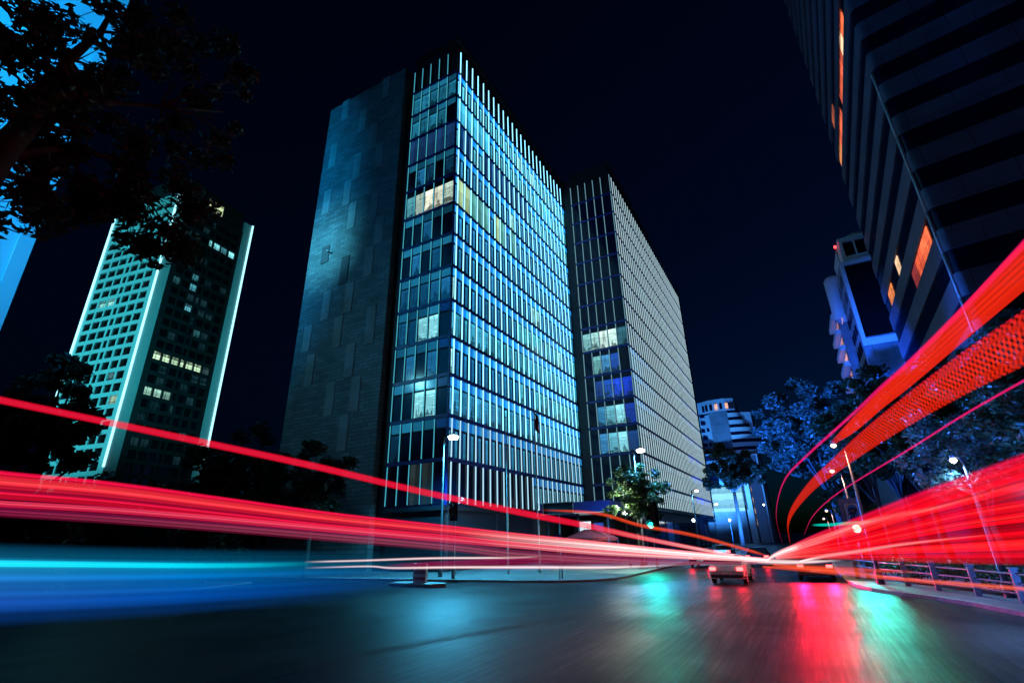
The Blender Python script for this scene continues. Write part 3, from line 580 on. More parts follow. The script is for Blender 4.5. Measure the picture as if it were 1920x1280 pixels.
def overhanging():
    BIG = [ (-9.95,0.96,10.80),(-9.91,1.36,11.40),(-10.82,1.97,13.13),(-9.91,1.35,10.33),(-10.33,1.89,11.18),(-10.74,2.38,11.67),(-9.85,1.75,9.82),(-10.27,2.17,10.67),(-9.41,1.32,9.06),(-10.27,2.21,9.85),(-10.27,2.17,9.38),(-9.90,1.39,9.88),(-10.02,1.92,9.23),(-9.65,1.71,7.41),(-9.81,1.93,7.87),(-10.05,2.27,7.81),(-10.26,2.24,8.77),(-10.63,2.82,12.54),(-10.89,3.68,12.78),(-11.06,4.65,12.94),(-10.70,3.63,11.02),(-10.85,4.64,11.13),(-10.50,3.27,9.91),(-10.86,5.10,12.17),(-10.64,4.08,9.87),(-10.42,3.52,8.93),(-10.48,3.96,8.64),(-10.53,4.36,9.10),(-10.52,3.20,9.27),(-10.44,2.77,9.24),(-10.90,5.03,14.14),(-10.42,3.53,8.25),(-11.06,3.13,14.05),(-11.27,4.12,14.77),(-10.65,2.74,10.80),(-10.42,4.38,8.47),(-10.45,2.71,8.48),(-11.02,2.50,13.78),(-9.77,0.80,9.76),(-9.44,1.08,8.22) ]
    t = thing('tree', 'big dark tree leaning in from the upper left with leafy boughs over the high-rises', 'tree', (-9.4, 1.2, .12))
    tr = MB()
    L0 = [(-9.4, 1.2, .12), (-9.42, 1.25, 1.0), (-9.45, 1.3, 3.2)] + [(-9.50, 1.38, 5.39), (-9.61, 1.34, 7.24), (-9.80, 1.43, 8.17), (-9.88, 1.57, 8.92), (-10.15, 1.73, 9.74), (-10.44, 1.85, 11.20), (-10.78, 2.18, 12.56), (-10.97, 2.26, 13.61)]
    tr.tube(L0, [.36, .3, .27, .25, .22, .2, .17, .13, .09, .06, .03], 10)
    for L, r0 in (([(-9.80, 1.43, 8.17), (-10.04, 1.81, 8.74), (-10.35, 2.28, 9.39), (-10.57, 3.05, 9.77), (-10.59, 3.95, 9.34)], .1), ([(-10.15, 1.73, 9.74), (-10.52, 2.43, 10.73), (-10.84, 3.53, 11.78), (-10.96, 4.88, 12.91)], .09), ([(-9.80, 1.43, 8.17), (-9.86, 1.67, 8.28), (-9.90, 1.98, 8.20), (-10.06, 2.22, 8.00)], .05)):
        tr.tube(L, [r0*(1-.8*i/(len(L)-1)) for i in range(len(L))], 7)
    spine = [Vector(p) for p in L0[4:]] + [Vector(p) for p in [(-10.35, 2.28, 9.39), (-10.57, 3.05, 9.77), (-10.84, 3.53, 11.78)]]
    cl = []
    r_ = random.Random(5)
    for x, y, z in BIG:
        e = Vector((x, y, z)); s = min(spine, key=lambda p: (p-e).length); m = s.lerp(e, .5)+Vector((r_.uniform(-.1, .1), r_.uniform(-.1, .1), r_.uniform(0, .2)))
        tr.tube([tuple(s), tuple(m), tuple(e)], [.035, .022, .008], 5)
        for k in range(3):
            q = e + Vector((r_.gauss(0, .3), r_.gauss(0, .3), r_.gauss(0, .3))); cl.append((q.x, q.y, q.z, r_.uniform(.2, .42)))
            tr.tube([tuple(m), tuple(q)], [.012, .005], 4)
    tr.build('trunk', M['bark'], t)
    leaf_obj(leaves(cl, 15000, .085, .6), M['leaf_dark'], t)
overhanging()
NIGHT = 'dark street trees on the left side'
tree('dark full tree standing in front of the teal window grid of the neon high-rise', (-57, 18.5, .12), (-57.2, 17.6, 12.6), (4.4, 4.4, 6.2), 8000, .34, 'leaf_dark', group=NIGHT, trunk_r=.4, nclus=70, seed=3, cr=.22)
tree('dark tree at the left edge below the floodlit blue tower', (-46, 5.3, .12), (-46, 5.9, 9.2), (4.6, 4.6, 5), 6000, .34, 'leaf_dark', group=NIGHT, trunk_r=.35, nclus=50, seed=4, cr=.24)
tree('dark tree hiding the foot of the right-hand neon line of the high-rise', (-50, 31.5, .12), (-50, 31.5, 9.6), (4.6, 4.6, 5.4), 6000, .3, 'leaf_dark', group=NIGHT, trunk_r=.3, nclus=50, seed=5, cr=.24)
tree('low dark tree before the foot of the stone slab', (-35.5, 29.6, .12), (-35.5, 29.8, 7.0), (3.4, 3.2, 3.9), 6000, .22, 'leaf_dark', group=NIGHT, trunk_r=.22, nclus=45, seed=6, cr=.24)
tree('dark tree between the neon high-rise and the stone slab', (-44, 31, .12), (-44, 31, 7.6), (3.6, 3.2, 4.2), 6000, .24, 'leaf_dark', group=NIGHT, trunk_r=.24, nclus=45, seed=7, cr=.24)
for lab, x, y, h, sd in (('low dark bush at the far left below the cyan-edged high-rise, leftmost of its row', -43.2, 12.6, 7.6, 21), ('dark bush covering the foot of the teal window grid', -42.5, 15.2, 8.0, 22), ('dark bush under the middle neon line of the high-rise', -44.4, 18.6, 8.2, 23), ('dark bush right of the middle neon line of the high-rise', -43.1, 21.4, 8.2, 24), ('dark bush beneath the right-hand neon line', -38.9, 23.6, 7.6, 25)):
    tree(lab, (x, y, 0.1), (x, y, h*.48), (2.6, 2.4, h*.5), 4500, .2, 'leaf_dark', group='dark bushes on the left', trunk_r=.12, nclus=40, seed=sd, cr=.34, low=-1, fork=.2, name='bush')
tree('green tree lit by a white lamp in its leaves, behind the left green signal', (-13.1, 46, .12), (-13.0, 46, 6.0), (2.9, 2.9, 3.0), 9000, .15, 'leaf', trunk_r=.16, nclus=60, seed=8, cr=.24)
tree('pale-trunked blue tree beside the far end of the ivory-finned tower', (-12.4, 118, .12), (-12.0, 118.5, 15.2), (6.2, 6, 5.6), 8000, .4, 'leaf_lit', 'pale_bark', trunk_r=.42, nclus=50, seed=9, fork=.6, cr=.24)
RT = 'blue-lit trees along the right pavement'
tree('tallest blue-lit tree, standing alone against the sky right of the curved white building', (3.4, 70, .12), (2.4, 70, 13.6), (6.2, 6, 7.4), 22000, .24, 'leaf_lit', group=RT, trunk_r=.38, nclus=110, seed=10, cr=.2)
tree('blue-lit tree under the balcony tower, next to the tallest one', (8.5, 62, .12), (8.2, 62, 11.4), (4.6, 4.6, 5.6), 8000, .27, 'leaf_lit', group=RT, trunk_r=.3, nclus=70, seed=11, cr=.23)
tree('blue-lit tree at the foot of the banded building with the dotted red trail across it', (6.6, 38, .12), (6.4, 38, 8.6), (3.3, 3.3, 4.4), 9000, .18, 'leaf', group=RT, trunk_r=.24, nclus=70, seed=12, cr=.23)
tree('wide dark tree under the rounded corner of the banded building', (9.6, 32, .12), (9.2, 32, 8.2), (3.6, 3.4, 4.3), 9000, .17, 'leaf', group=RT, trunk_r=.25, nclus=70, seed=13, cr=.23)
tree('broad tree at the right edge above the fence and the red fan of trails', (9.2, 24.5, .12), (8.8, 24.8, 6.6), (3.2, 3.0, 3.5), 9000, .13, 'leaf', group=RT, trunk_r=.2, nclus=70, seed=14, cr=.23)
tree('young tree with white lamplight in its leaves near the right edge', (6.9, 29.2, .12), (6.6, 28.6, 5.4), (2.3, 2.2, 2.4), 7000, .11, 'leaf_lit', group=RT, trunk_r=.14, nclus=70, seed=15, cr=.23)
tree('small tree glowing orange under the warm street lamps', (3.5, 50, .12), (3.3, 49.6, 5.2), (2.1, 2, 2.1), 5000, .15, 'leaf_lit', group=RT, trunk_r=.13, nclus=20, seed=16)
tree('slender blue-lit tree just behind the warm row of street lamps', (4.6, 44, .12), (4.6, 44, 8.4), (2.6, 2.6, 3.8), 7000, .17, 'leaf', group=RT, trunk_r=.18, nclus=70, seed=17, cr=.23)

v_ = MB(); v_.prism([(-43, 2), (-40, 10), (-35, 21), (-36, 25.5), (-70, 21.5), (-70, 2)], -.04, .1); tag(v_.build('verge', M['paving']), kind='structure')

# ------------------------------------------------------------------ street lamps
def lamp_light(parent, loc, power, col, radius=.18, cone=None, aim=(0, 0, -1)):
    l = bpy.data.lights.new('lamp_light', 'SPOT' if cone else 'POINT'); l.energy = power; l.color = col; l.shadow_soft_size = radius
    o = bpy.data.objects.new('lamp_light', l); COL.objects.link(o); o.parent = parent; o.location = Vector(loc)-parent.location
    if cone: l.spot_size = math.radians(cone); l.spot_blend = .5; o.rotation_euler = Vector(aim).to_track_quat('-Z', 'Y').to_euler()
def street_lamp(label, x, y, h, reach, mat, power, col, group, z0=.12, gs=1.):
    """post with a reaching arm; the luminaire hangs at (x + reach, y, h)"""
    t = thing('street_lamp', label, 'street lamp', (x, y, z0), group)
    b = MB(); b.lathe(x, y, [(.17, z0), (.17, z0+.5), (.1, z0+.65), (.055, h+.1), (0, h+.12)], 12); b.build('pole', M['dark_steel'], t)
    b = MB(); b.tube([(x, y, h-.25), (x+reach*.3, y, h+.12), (x+reach, y, h+.16)], [.045, .04, .035], 8); b.build('arm', M['dark_steel'], t)
    b = MB(); b.tube([(x+reach*.75, y, h+.16), (x+reach*.9, y, h+.17), (x+reach*1.25, y, h+.15)], [.05, .16, .09], 10); hd = b.build('lamp_head', M['steel'], t)
    b = MB(); b.lathe(x+reach, y, [(.0, h-.12-.03*gs), (.2*gs, h-.12*gs), (.26*gs, h+.0), (.15*gs, h+.1)], 14); b.build('lamp_glass', M[mat], hd)
    if power: lamp_light(t, (x+reach, y, h-.25), power, col, .18, 152)
    return t
CY, WH, WM_ = (.06, .6, 1), (.1, .45, 1), (1, .45, .25)
LG = 'cool white lamps along the left kerb'
street_lamp('cyan-white street lamp blazing in front of the corner of the bright glass tower', -24.3, 32.4, 10.3, .9, 'lamp_cyan', 14000, CY, LG, gs=1.7)
street_lamp('white street lamp above the green tree by the left signal', -13.4, 48.3, 10.3, .7, 'lamp_white', 13000, WH, LG, gs=1.6)
street_lamp('white street lamp against the far lower end of the ivory-finned tower', -13.1, 74, 8.2, .7, 'lamp_white', 2000, WH, LG)
street_lamp('pinkish white street lamp left of the pale-trunked tree, smallest of its row', -13.6, 94, 7.35, .7, 'lamp_white', 1500, WH, LG)
RG = 'warm street lamps along the right kerb'
for lab, x, y, h, p in (('nearest and highest warm street lamp, under the curving pink trail', 2.6, 33, 7.05, 700), ('warm street lamp crossed by the woven red trail', 2.6, 40, 6.35, 700), ('warm street lamp just above the small orange-lit tree', 3.2, 52, 6.0, 700), ('small warm street lamp lower down behind the orange-lit tree', 2.8, 75, 5.0, 500), ('smallest warm street lamp, farthest down the right kerb', 2.8, 95, 4.5, 500)):
    street_lamp(lab, x, y, h, -.5, 'lamp_warm', p, WM_, RG, gs=.6)
street_lamp('blue-white street lamp half hidden in leaves near the right edge', 6.2, 27.8, 5.3, -.3, 'lamp_white', 900, (.2, .45, 1), None, gs=.5)
street_lamp('unlit low street lamp under the corner of the bright glass tower', -24.6, 34.5, 5.5, .7, 'steel', 0, WH, None)
def post_lamp(label, x, y, h, mat, power, col):
    t = thing('post_lamp', label, 'post lamp', (x, y, .12)); b = MB(); b.lathe(x, y, [(.12, .12), (.1, .4), (.05, .5), (.05, h-.2), (.12, h-.16)], 10); b.build('pole', M['dark_steel'], t)
    b = MB(); b.lathe(x, y, [(.05, h-.16), (.18, h-.05), (.22, h+.08), (.16, h+.24), (0, h+.3)], 14); b.build('globe', M[mat], t); lamp_light(t, (x, y, h+.7), power, col)
post_lamp('white globe lamp glowing among the leaves of the green tree', -13.9, 45.3, 4.5, 'lamp_white', 1500, (.9, 1, .8))
for lab, x, y, h in (('small distant white lamp on the low dark frontage of the ivory tower', -15.2, 84, 4.6), ('tiny distant lamp beside the pale trunk', -12.9, 108, 5.0), ('tiny distant lamp right of the pale trunk', -9.0, 150, 9.4)):
    post_lamp(lab, x, y, h, 'lamp_white', 120, WH)
t = thing('wall_lamp', 'small floodlight on a bracket lighting the stone slab', 'wall lamp', (-46.4, 36.55, 37))
b = MB(); b.tube([(-46.4, 36.7, 37), (-46.4, 36.3, 37.1)], .05, 6); b.build('bracket', M['dark_steel'], t)
b = MB(); b.box(-46.6, -46.2, 36.1, 36.3, 36.95, 37.2); b.build('lamp_head', M['steel'], t)

# ------------------------------------------------------------------ signals, signs, poles
def signal(label, x, y, h, lit=True, power=900, z0=.12, head=1., col=(.01, 1, .78)):
    t = thing('traffic_light', label, 'traffic light', (x, y, z0)); s = head
    b = MB(); b.lathe(x, y+.2*s, [(.12, z0), (.12, z0+.3), (.07, z0+.4), (.07, h+.9*s), (0, h+.92*s)], 10); b.build('pole', M['dark_steel'], t)
    b = MB(); b.box(x-.19*s, x+.19*s, y-.08*s, y+.12*s, h-.24*s, h+.82*s); hd = b.build('signal_head', M['dark_steel'], t)
    for i in range(3):
        zc = h+.28*s*i+.02; l = MB(); l.tube([(x, y-.081*s, zc), (x, y-.12*s, zc)], [.125*s, .1*s], 14); l.build('lens', M['green_light'] if lit and i == 0 else M['win_black'], hd)
        v = MB(); v.tube([(x, y-.08*s, zc+.05*s), (x, y-.26*s, zc+.07*s)], [.15*s, .14*s], 12, caps=False); v.build('visor', M['dark_steel'], hd)
    b = MB(); b.box(x-.34*s, x+.34*s, y+.125*s, y+.135*s, h-.4*s, h+1.0*s); b.build('backboard', M['dark_frame'], t)
    if lit: lamp_light(t, (x, y-.3*s, h), power, col, .16, 125, (0, -1, -.25))
signal('green traffic light glowing beside the green tree', -11.75, 45.4, 3.42, True, 900, head=1.9)
signal('green traffic light glowing through the right-hand fan of red trails', 2.4, 36.4, 2.72, True, 1100, head=1.7)
signal('unlit traffic light standing before the corner of the bright tower', -22.3, 31, 4.3, False)
t = thing('direction_sign', 'blank dark green direction sign with a pale border on a post', 'road sign', (-14.9, 33.2, .12))
b = MB(); b.box(-16.0, -13.8, 33.1, 33.16, 4.15, 4.85); pn = b.build('panel', M['sign_green'], t)
b = MB(); 
for q in ((-16.05, -13.75, 4.85, 4.9), (-16.05, -13.75, 4.1, 4.15), (-16.05, -16.0, 4.15, 4.85), (-13.8, -13.75, 4.15, 4.85)): b.box(q[0], q[1], 33.07, 33.165, q[2], q[3])
b.build('border', M['sign_edge'], pn)
b = MB(); b.tube([(-14.9, 33.25, .12), (-14.9, 33.25, 4.9)], .06, 8); b.build('post', M['steel'], t)
t = thing('crossing_sign', 'small blue square sign with a white triangle on a thin post', 'road sign', (-14.6, 32.2, .12))
b = MB(); b.box(-14.9, -14.3, 32.1, 32.13, 2.2, 2.8); pn = b.build('panel', M['sign_blue'], t)
b = MB(); b.face([(-14.82, 32.09, 2.3), (-14.38, 32.09, 2.3), (-14.6, 32.09, 2.7)]); b.build('triangle', M['white_paint'], pn)
b = MB(); b.tube([(-14.6, 32.18, .12), (-14.6, 32.18, 2.8)], .035, 8); b.build('post', M['steel'], t)
def flagpole(label, x, y, h, flag):
    t = thing('flagpole', label, 'flagpole', (x, y, .12)); b = MB(); b.lathe(x, y, [(.12, .12), (.09, .3), (.06, h*.6), (.035, h), (.06, h+.02), (.06, h+.1), (0, h+.14)], 10); b.build('pole', M['steel'], t)
    if flag:
        b = MB(); n = 9
        for i in range(n):
            for j in range(6):
                P = lambda a, c: (x+.05+.06*a+.04*math.sin(c*1.1+a), y+.1*math.sin(a*1.9+c*.3), h-.15-c*.26-a*.05)
                b.face([P(i*.7, j), P((i+1)*.7, j), P((i+1)*.7, j+1), P(i*.7, j+1)], smooth=True)
        b.build('flag', M['flag'], t)
flagpole('bare thin flagpole in front of the bright tower', -20.7, 36.2, 12.2, False)
flagpole('flagpole with a limp dark red flag in front of the bright tower', -19.1, 38.4, 13.0, True)
t = thing('awning', 'red pitched awning on four posts near the kerb beside the lit lobby', 'awning', (-19.6, 51.5, .12))
b = MB(); P0 = [(-22, 50), (-17.3, 50), (-17.3, 53), (-22, 53)]
for i in range(4):
    a, c = P0[i], P0[(i+1) % 4]; b.face([(a[0], a[1], 2.55), (c[0], c[1], 2.55), (-19.0, 51.5, 3.35), (-20.3, 51.5, 3.35)]); b.face([(a[0], a[1], 2.25), (c[0], c[1], 2.25), (c[0], c[1], 2.55), (a[0], a[1], 2.55)])
b.build('cover', M['red_cloth'], t)
for p in P0:
    b = MB(); b.tube([(p[0], p[1], .12), (p[0], p[1], 2.5)], .05, 8); b.build('post', M['dark_steel'], t)
# traffic island with its striped marker
isl = MB(); isl.prism([(-23.8, 26.4), (-20.2, 26.0), (-19.6, 26.7), (-20.2, 27.4), (-23.8, 27.8)], -.03, .2); tag(isl.build('traffic_island', M['kerb']), kind='structure')
t = thing('bollard', 'stubby red and white striped marker on the traffic island', 'bollard', (-21.8, 27, .2))
b = MB(); b.box(-22.3, -21.3, 26.9, 27.1, .2, 1.3); b.build('panel', M['white_paint'], t)
for i in range(3):
    s = MB(); s.box(-22.28, -21.32, 26.88, 26.897, .36+i*.34, .52+i*.34); s.build('stripe', M['red_cloth'], t)
# fence on the right
POSTS = [(1.9, 37.0), (2.74, 34.2), (3.6, 32.2), (4.45, 30.3), (5.35, 28.2), (6.1, 25.9), (6.75, 23.4), (7.2, 20.6)]
t = thing('fence', 'low concrete-post fence with three rails along the right kerb', 'fence', (4.5, 29, .12))
for x, y in POSTS:
    b = MB(); b.box(x-.1, x+.1, y-.1, y+.1, .12, 1.22); b.box(x-.13, x+.13, y-.13, y+.13, 1.22, 1.27); b.build('post', M['fence'], t)
for z in (.42, .75, 1.06):
    b = MB(); b.tube([(x, y, z) for x, y in POSTS], .035, 6); b.build('rail', M['fence'], t)
t = thing('hedge', 'dark clipped hedge behind the concrete-post fence', 'hedge', (6, 29, .12))
hc = []
for (ax, ay), (bx, by) in zip(POSTS, POSTS[1:]):
    for k in range(5):
        f = k/5; hc.append((ax+(bx-ax)*f+.9, ay+(by-ay)*f+.5, .75+rnd.uniform(-.1, .25), rnd.uniform(.45, .65)))
b = MB(); b.tube([(x+.9, y+.5, .15) for x, y in POSTS], .05, 5); b.build('stems', M['hedge_twig'], t)
leaf_obj(leaves(hc, 9000, .07), M['leaf'], t).name = 'foliage'

# ------------------------------------------------------------------ cars waiting down the road
def car(label, x, y, paint, brake=40):
    t = thing('car', label, 'car', (x, y, 0), 'cars stopped ahead on the road'); W_ = .9
    prof = [(-2.2, .42), (-2.24, .7), (-2.15, .95), (-1.55, 1.0), (.75, 1.0), (1.9, .86), (2.2, .66), (2.2, .38)]
    b = MB(); rows = []
    for px, wx in ((-W_, .0), (-W_*.97, 0), (W_*.97, 0), (W_, 0)): rows.append(px)
    secs = [(-W_, .1), (-W_*.92, 0), (W_*.92, 0), (W_, .1)]
    for (xa, ia), (xb, ib) in zip(secs, secs[1:]):
        for (y0, z0), (y1, z1) in zip(prof, prof[1:]):
            q = lambda xx, ii, yy, zz: (x+xx, y+yy*(1-ii*.25), .34+(zz-.34)*(1-ii*.55) if zz > .6 else zz)
            b.face([q(xa, ia, y0, z0), q(xb, ib, y0, z0), q(xb, ib, y1, z1), q(xa, ia, y1, z1)], smooth=False)
    for s in (-1, 1): b.face([(x+s*W_, y+yy*.975, .34+(zz-.34)*.945 if zz > .6 else zz) for yy, zz in prof][::s])
    b.face([(x-W_, y-2.15, .3), (x+W_, y-2.15, .3), (x+W_, y+2.15, .3), (x-W_, y+2.15, .3)])
    bd = b.build('body', paint, t)
    c = MB(); lo = [(-.8, -1.62), (.8, -1.62), (.8, 1.0), (-.8, 1.0)]; hi = [(-.62, -.98), (.62, -.98), (.62, .25), (-.62, .25)]
    c.hexa([(x+a, y+d, .98) for a, d in lo]+[(x+a, y+d, 1.44) for a, d in hi]); c.build('cabin_glass', M['car_glass'], t)
    r = MB(); r.box(x-.63, x+.63, y-1.0, y+.27, 1.44, 1.48); r.build('roof', paint, t)
    for s in (-1, 1):
        l = MB(); l.box(x+s*.72-.16, x+s*.72+.16, y-2.27, y-2.2, .72, .88); tl = l.build('tail_lamp', M['tail'], t); lamp_light(t, (x+s*.72, y-2.4, .8), brake, (1, .002, .03), .12, 150, (0, -1, -.1))
        for yy in (-1.35, 1.35):
            w = MB(); w.tube([(x+s*.74, y+yy, .32), (x+s*.93, y+yy, .32)], .32, 18); wo_ = w.build('wheel', M['rubber'], t)
            w = MB(); w.tube([(x+s*.925, y+yy, .32), (x+s*.945, y+yy, .32)], .2, 14); w.build('rim', M['rim'], wo_)
    p = MB(); p.box(x-.26, x+.26, y-2.275, y-2.225, .52, .63); p.build('number_plate', M['plate'], t)
    u = MB(); u.box(x-.85, x+.85, y-2.28, y-2.12, .34, .5); u.build('bumper', M['dark_steel'], t)
car('silver car with lit tail lamps, nearest of the cars ahead', -4.5, 34.6, M['car_white'])
car('dark blue car left of the silver one and farther off', -8.6, 50, M['car_dark'])
car('dark car beyond the silver one, half hidden by glowing trails', -4.3, 52, M['car_dark'])
car('silver car farthest down the left lane', -9.0, 66, M['car_white'])
rc = car('dark car braking in the right lane beside the nearest warm street lamp', -.15, 37.5, M['car_dark'], 1900)

# ------------------------------------------------------------------ light trails left hanging over the road by passing vehicles
def trail_mat(pat):
    m, n, L, out = new_mat('light_trail_'+(pat or 'plain')); at = n.new('ShaderNodeAttribute'); at.attribute_name = 'glow'
    e = n.new('ShaderNodeEmission'); tr = n.new('ShaderNodeBsdfTransparent'); ad = n.new('ShaderNodeAddShader'); L.new(at.outputs['Color'], e.inputs[0])
    fac = at.outputs['Alpha']
    if pat:
        uv = n.new('ShaderNodeUVMap'); uv.uv_map = 'strip'; sp = n.new('ShaderNodeSeparateXYZ'); L.new(uv.outputs[0], sp.inputs[0])
        def wave(sock_mix, freq):
            a = n.new('ShaderNodeMath'); a.operation = 'MULTIPLY'; a.inputs[1].default_value = freq; L.new(sock_mix, a.inputs[0]); s = n.new('ShaderNodeMath'); s.operation = 'SINE'; L.new(a.outputs[0], s.inputs[0]); return s.outputs[0]
        def lin(cu, cv):
            a = n.new('ShaderNodeMath'); a.operation = 'MULTIPLY'; a.inputs[1].default_value = cu; L.new(sp.outputs[0], a.inputs[0]); b = n.new('ShaderNodeMath'); b.operation = 'MULTIPLY_ADD'; b.inputs[1].default_value = cv; L.new(sp.outputs[1], b.inputs[0]); L.new(a.outputs[0], b.inputs[2]); return b.outputs[0]
        if pat == 'dots': w1, w2, gain, off = wave(lin(1, .3), 150), wave(lin(0, 1), 88), .3, .85
        else: w1, w2, gain, off = wave(lin(1, -.5), 44), wave(lin(.5, 1), 62), .5, .55
        p = n.new('ShaderNodeMath'); p.operation = 'ADD'; L.new(w1, p.inputs[0]); L.new(w2, p.inputs[1]); q = n.new('ShaderNodeMath'); q.operation = 'MULTIPLY_ADD'; q.inputs[1].default_value = gain; q.inputs[2].default_value = off; L.new(p.outputs[0], q.inputs[0])
        c = n.new('ShaderNodeClamp'); L.new(q.outputs[0], c.inputs[0]); f = n.new('ShaderNodeMath'); f.operation = 'MULTIPLY'; L.new(c.outputs[0], f.inputs[0]); L.new(at.outputs['Alpha'], f.inputs[1]); fac = f.outputs[0]
    hf = n.new('ShaderNodeMath'); hf.operation = 'MULTIPLY'; hf.inputs[1].default_value = .55; L.new(fac, hf.inputs[0]); L.new(hf.outputs[0], e.inputs[1])   # two skins: each gives half
    at_ = n.new('ShaderNodeMath'); at_.operation = 'MULTIPLY_ADD'; at_.inputs[1].default_value = -.42; at_.inputs[2].default_value = 1; L.new(fac, at_.inputs[0]); L.new(at_.outputs[0], tr.inputs[0])
    L.new(tr.outputs[0], ad.inputs[0]); L.new(e.outputs[0], ad.inputs[1]); L.new(ad.outputs[0], out.inputs[0]); return m
TM = {k: trail_mat(k) for k in (None, 'dots', 'weave')}
# across the trail, bottom to top: (v, r, g, b, opacity)
RED, CRI, PNK, MAG, ORG = (1, .002, .012), (.85, .003, .03), (.9, .006, .08), (.42, .004, .08), (1, .09, .025)
PROF = dict(
    red_thin=[(0, *CRI, 0), (.15, *CRI, .9), (.5, .85, .012, .05, .97), (.85, *CRI, .9), (1, *CRI, 0)],
    red_broad=[(0, *MAG, 0), (.06, *CRI, .8), (.2, .85, .008, .05, .92), (.3, .3, .002, .03, .88), (.38, .6, .005, .04, .92), (.5, .95, .02, .05, .96), (.62, 1, .05, .06, .97), (.72, 1, .025, .05, .96), (.85, .85, .006, .05, .95), (.95, .7, .003, .05, .75), (1, *CRI, 0)],
    pink=[(0, *PNK, 0), (.25, .7, .006, .06, .9), (.55, .95, .06, .13, .96), (.8, .8, .03, .1, .9), (1, *PNK, 0)],
    magenta=[(0, *MAG, 0), (.25, .2, .002, .04, .75), (.55, .3, .003, .06, .8), (.85, .24, .002, .07, .7), (1, *MAG, 0)],
    cyan=[(0, 0, .3, .6, 0), (.2, 0, .35, .6, .45), (.42, .003, 1.1, 1.35, 1), (.58, .003, 1.05, 1.3, 1), (.8, 0, .3, .55, .4), (1, 0, .2, .4, 0)],
    blue_soft=[(0, 0, .05, .3, 0), (.3, 0, .1, .55, .9), (.55, .0, .2, .66, 1), (.72, .0, .26, .52, .8), (1, 0, .08, .2, 0)],
    white=[(0, .9, .35, .45, 0), (.25, 1, .6, .62, .75), (.5, 1.3, 1.1, 1.1, 1), (.75, 1, .6, .62, .75), (1, .9, .35, .45, 0)],
    pinkline=[(0, .8, .01, .15, 0), (.3, .85, .01, .16, .9), (.7, .9, .01, .18, .9), (1, .8, .01, .2, 0)],
    led=[(0, .95, .02, .006, .55), (.06, 1, .022, .006, 1), (.5, 1.1, .03, .008, 1), (.94, 1, .02, .01, 1), (1, .9, .006, .05, .6)],
    fan=[(0, *RED, 0), (.12, .55, .001, .01, .6), (.28, 1.1, .002, .012, .95), (.45, 1.2, .008, .016, 1), (.53, 1.2, .03, .03, 1), (.6, 1.15, .006, .014, 1), (.75, 1, .002, .012, .9), (.9, .6, .001, .014, .6), (1, *RED, 0)],
    fan_top=[(0, *RED, 0), (.15, .95, .002, .014, .85), (.5, 1.1, .004, .02, .95), (.8, .95, .003, .05, .8), (1, .8, .002, .12, 0)],
    orange=[(0, *ORG, 0), (.3, .85, .05, .015, .7), (.6, 1, .09, .025, .85), (1, *ORG, 0)],
    teal=[(0, 0, .6, .5, 0), (.3, .0, .7, .55, .9), (.7, 0, .75, .6, .9), (1, 0, .6, .5, 0)])
# along the trail: (t, towards white, gain, opacity)
ALONG = dict(
    pinkend=[(0, 0, 1, 1), (.7, 0, 1, 1), (.85, .25, 1.1, 1), (1, .75, 1.2, 1)], whiteend=[(0, 0, 1.05, 1), (.56, 0, 1.05, 1), (.68, .3, 1.2, 1), (.8, .8, 1.4, 1), (1, .9, 1.5, 1)],
    pinkwhite=[(0, 0, 1, 1), (.6, .03, 1, 1), (.75, .35, 1.1, 1), (1, .75, 1.3, 1)], flat=[(0, 0, 1, 1), (1, .1, 1, 1)], fadeend=[(0, .02, 1, 1), (.55, 0, .9, .9), (1, 0, .8, 0)], fadeboth=[(0, 0, 1, 0), (.12, 0, 1, .9), (.85, 0, 1, .95), (1, 0, 1, 0)],
    fadestart=[(0, 0, 1, .35), (.12, 0, 1, 1), (1, 0, 1, 1)], redstart=[(0, .4, 1.1, .8), (.12, .08, 1.05, 1), (.25, 0, 1, 1), (1, 0, 1, 1)], fadelong=[(0, 0, 1.1, 1), (.4, 0, 1, 1), (.75, 0, .9, .6), (1, 0, .8, 0)])
def interp(tab, x):
    for a, b in zip(tab, tab[1:]):
        if x <= b[0]:
            f = (x-a[0])/max(1e-6, b[0]-a[0]); return [p+(q-p)*f for p, q in zip(a[1:], b[1:])]
    return list(tab[-1][1:])
def catmull(P, per=14):
    P = [np.array(p) for p in P]; P = [2*P[0]-P[1]]+P+[2*P[-1]-P[-2]]; out = []
    for i in range(1, len(P)-2):
        for k in range(per):
            t = k/per; a, b, c, d = P[i-1:i+3]
            out.append(.5*((2*b)+(c-a)*t+(2*a-5*b+4*c-d)*t*t+(3*b-a-3*c+d)*t**3))
    out.append(P[-2]); return np.array(out)
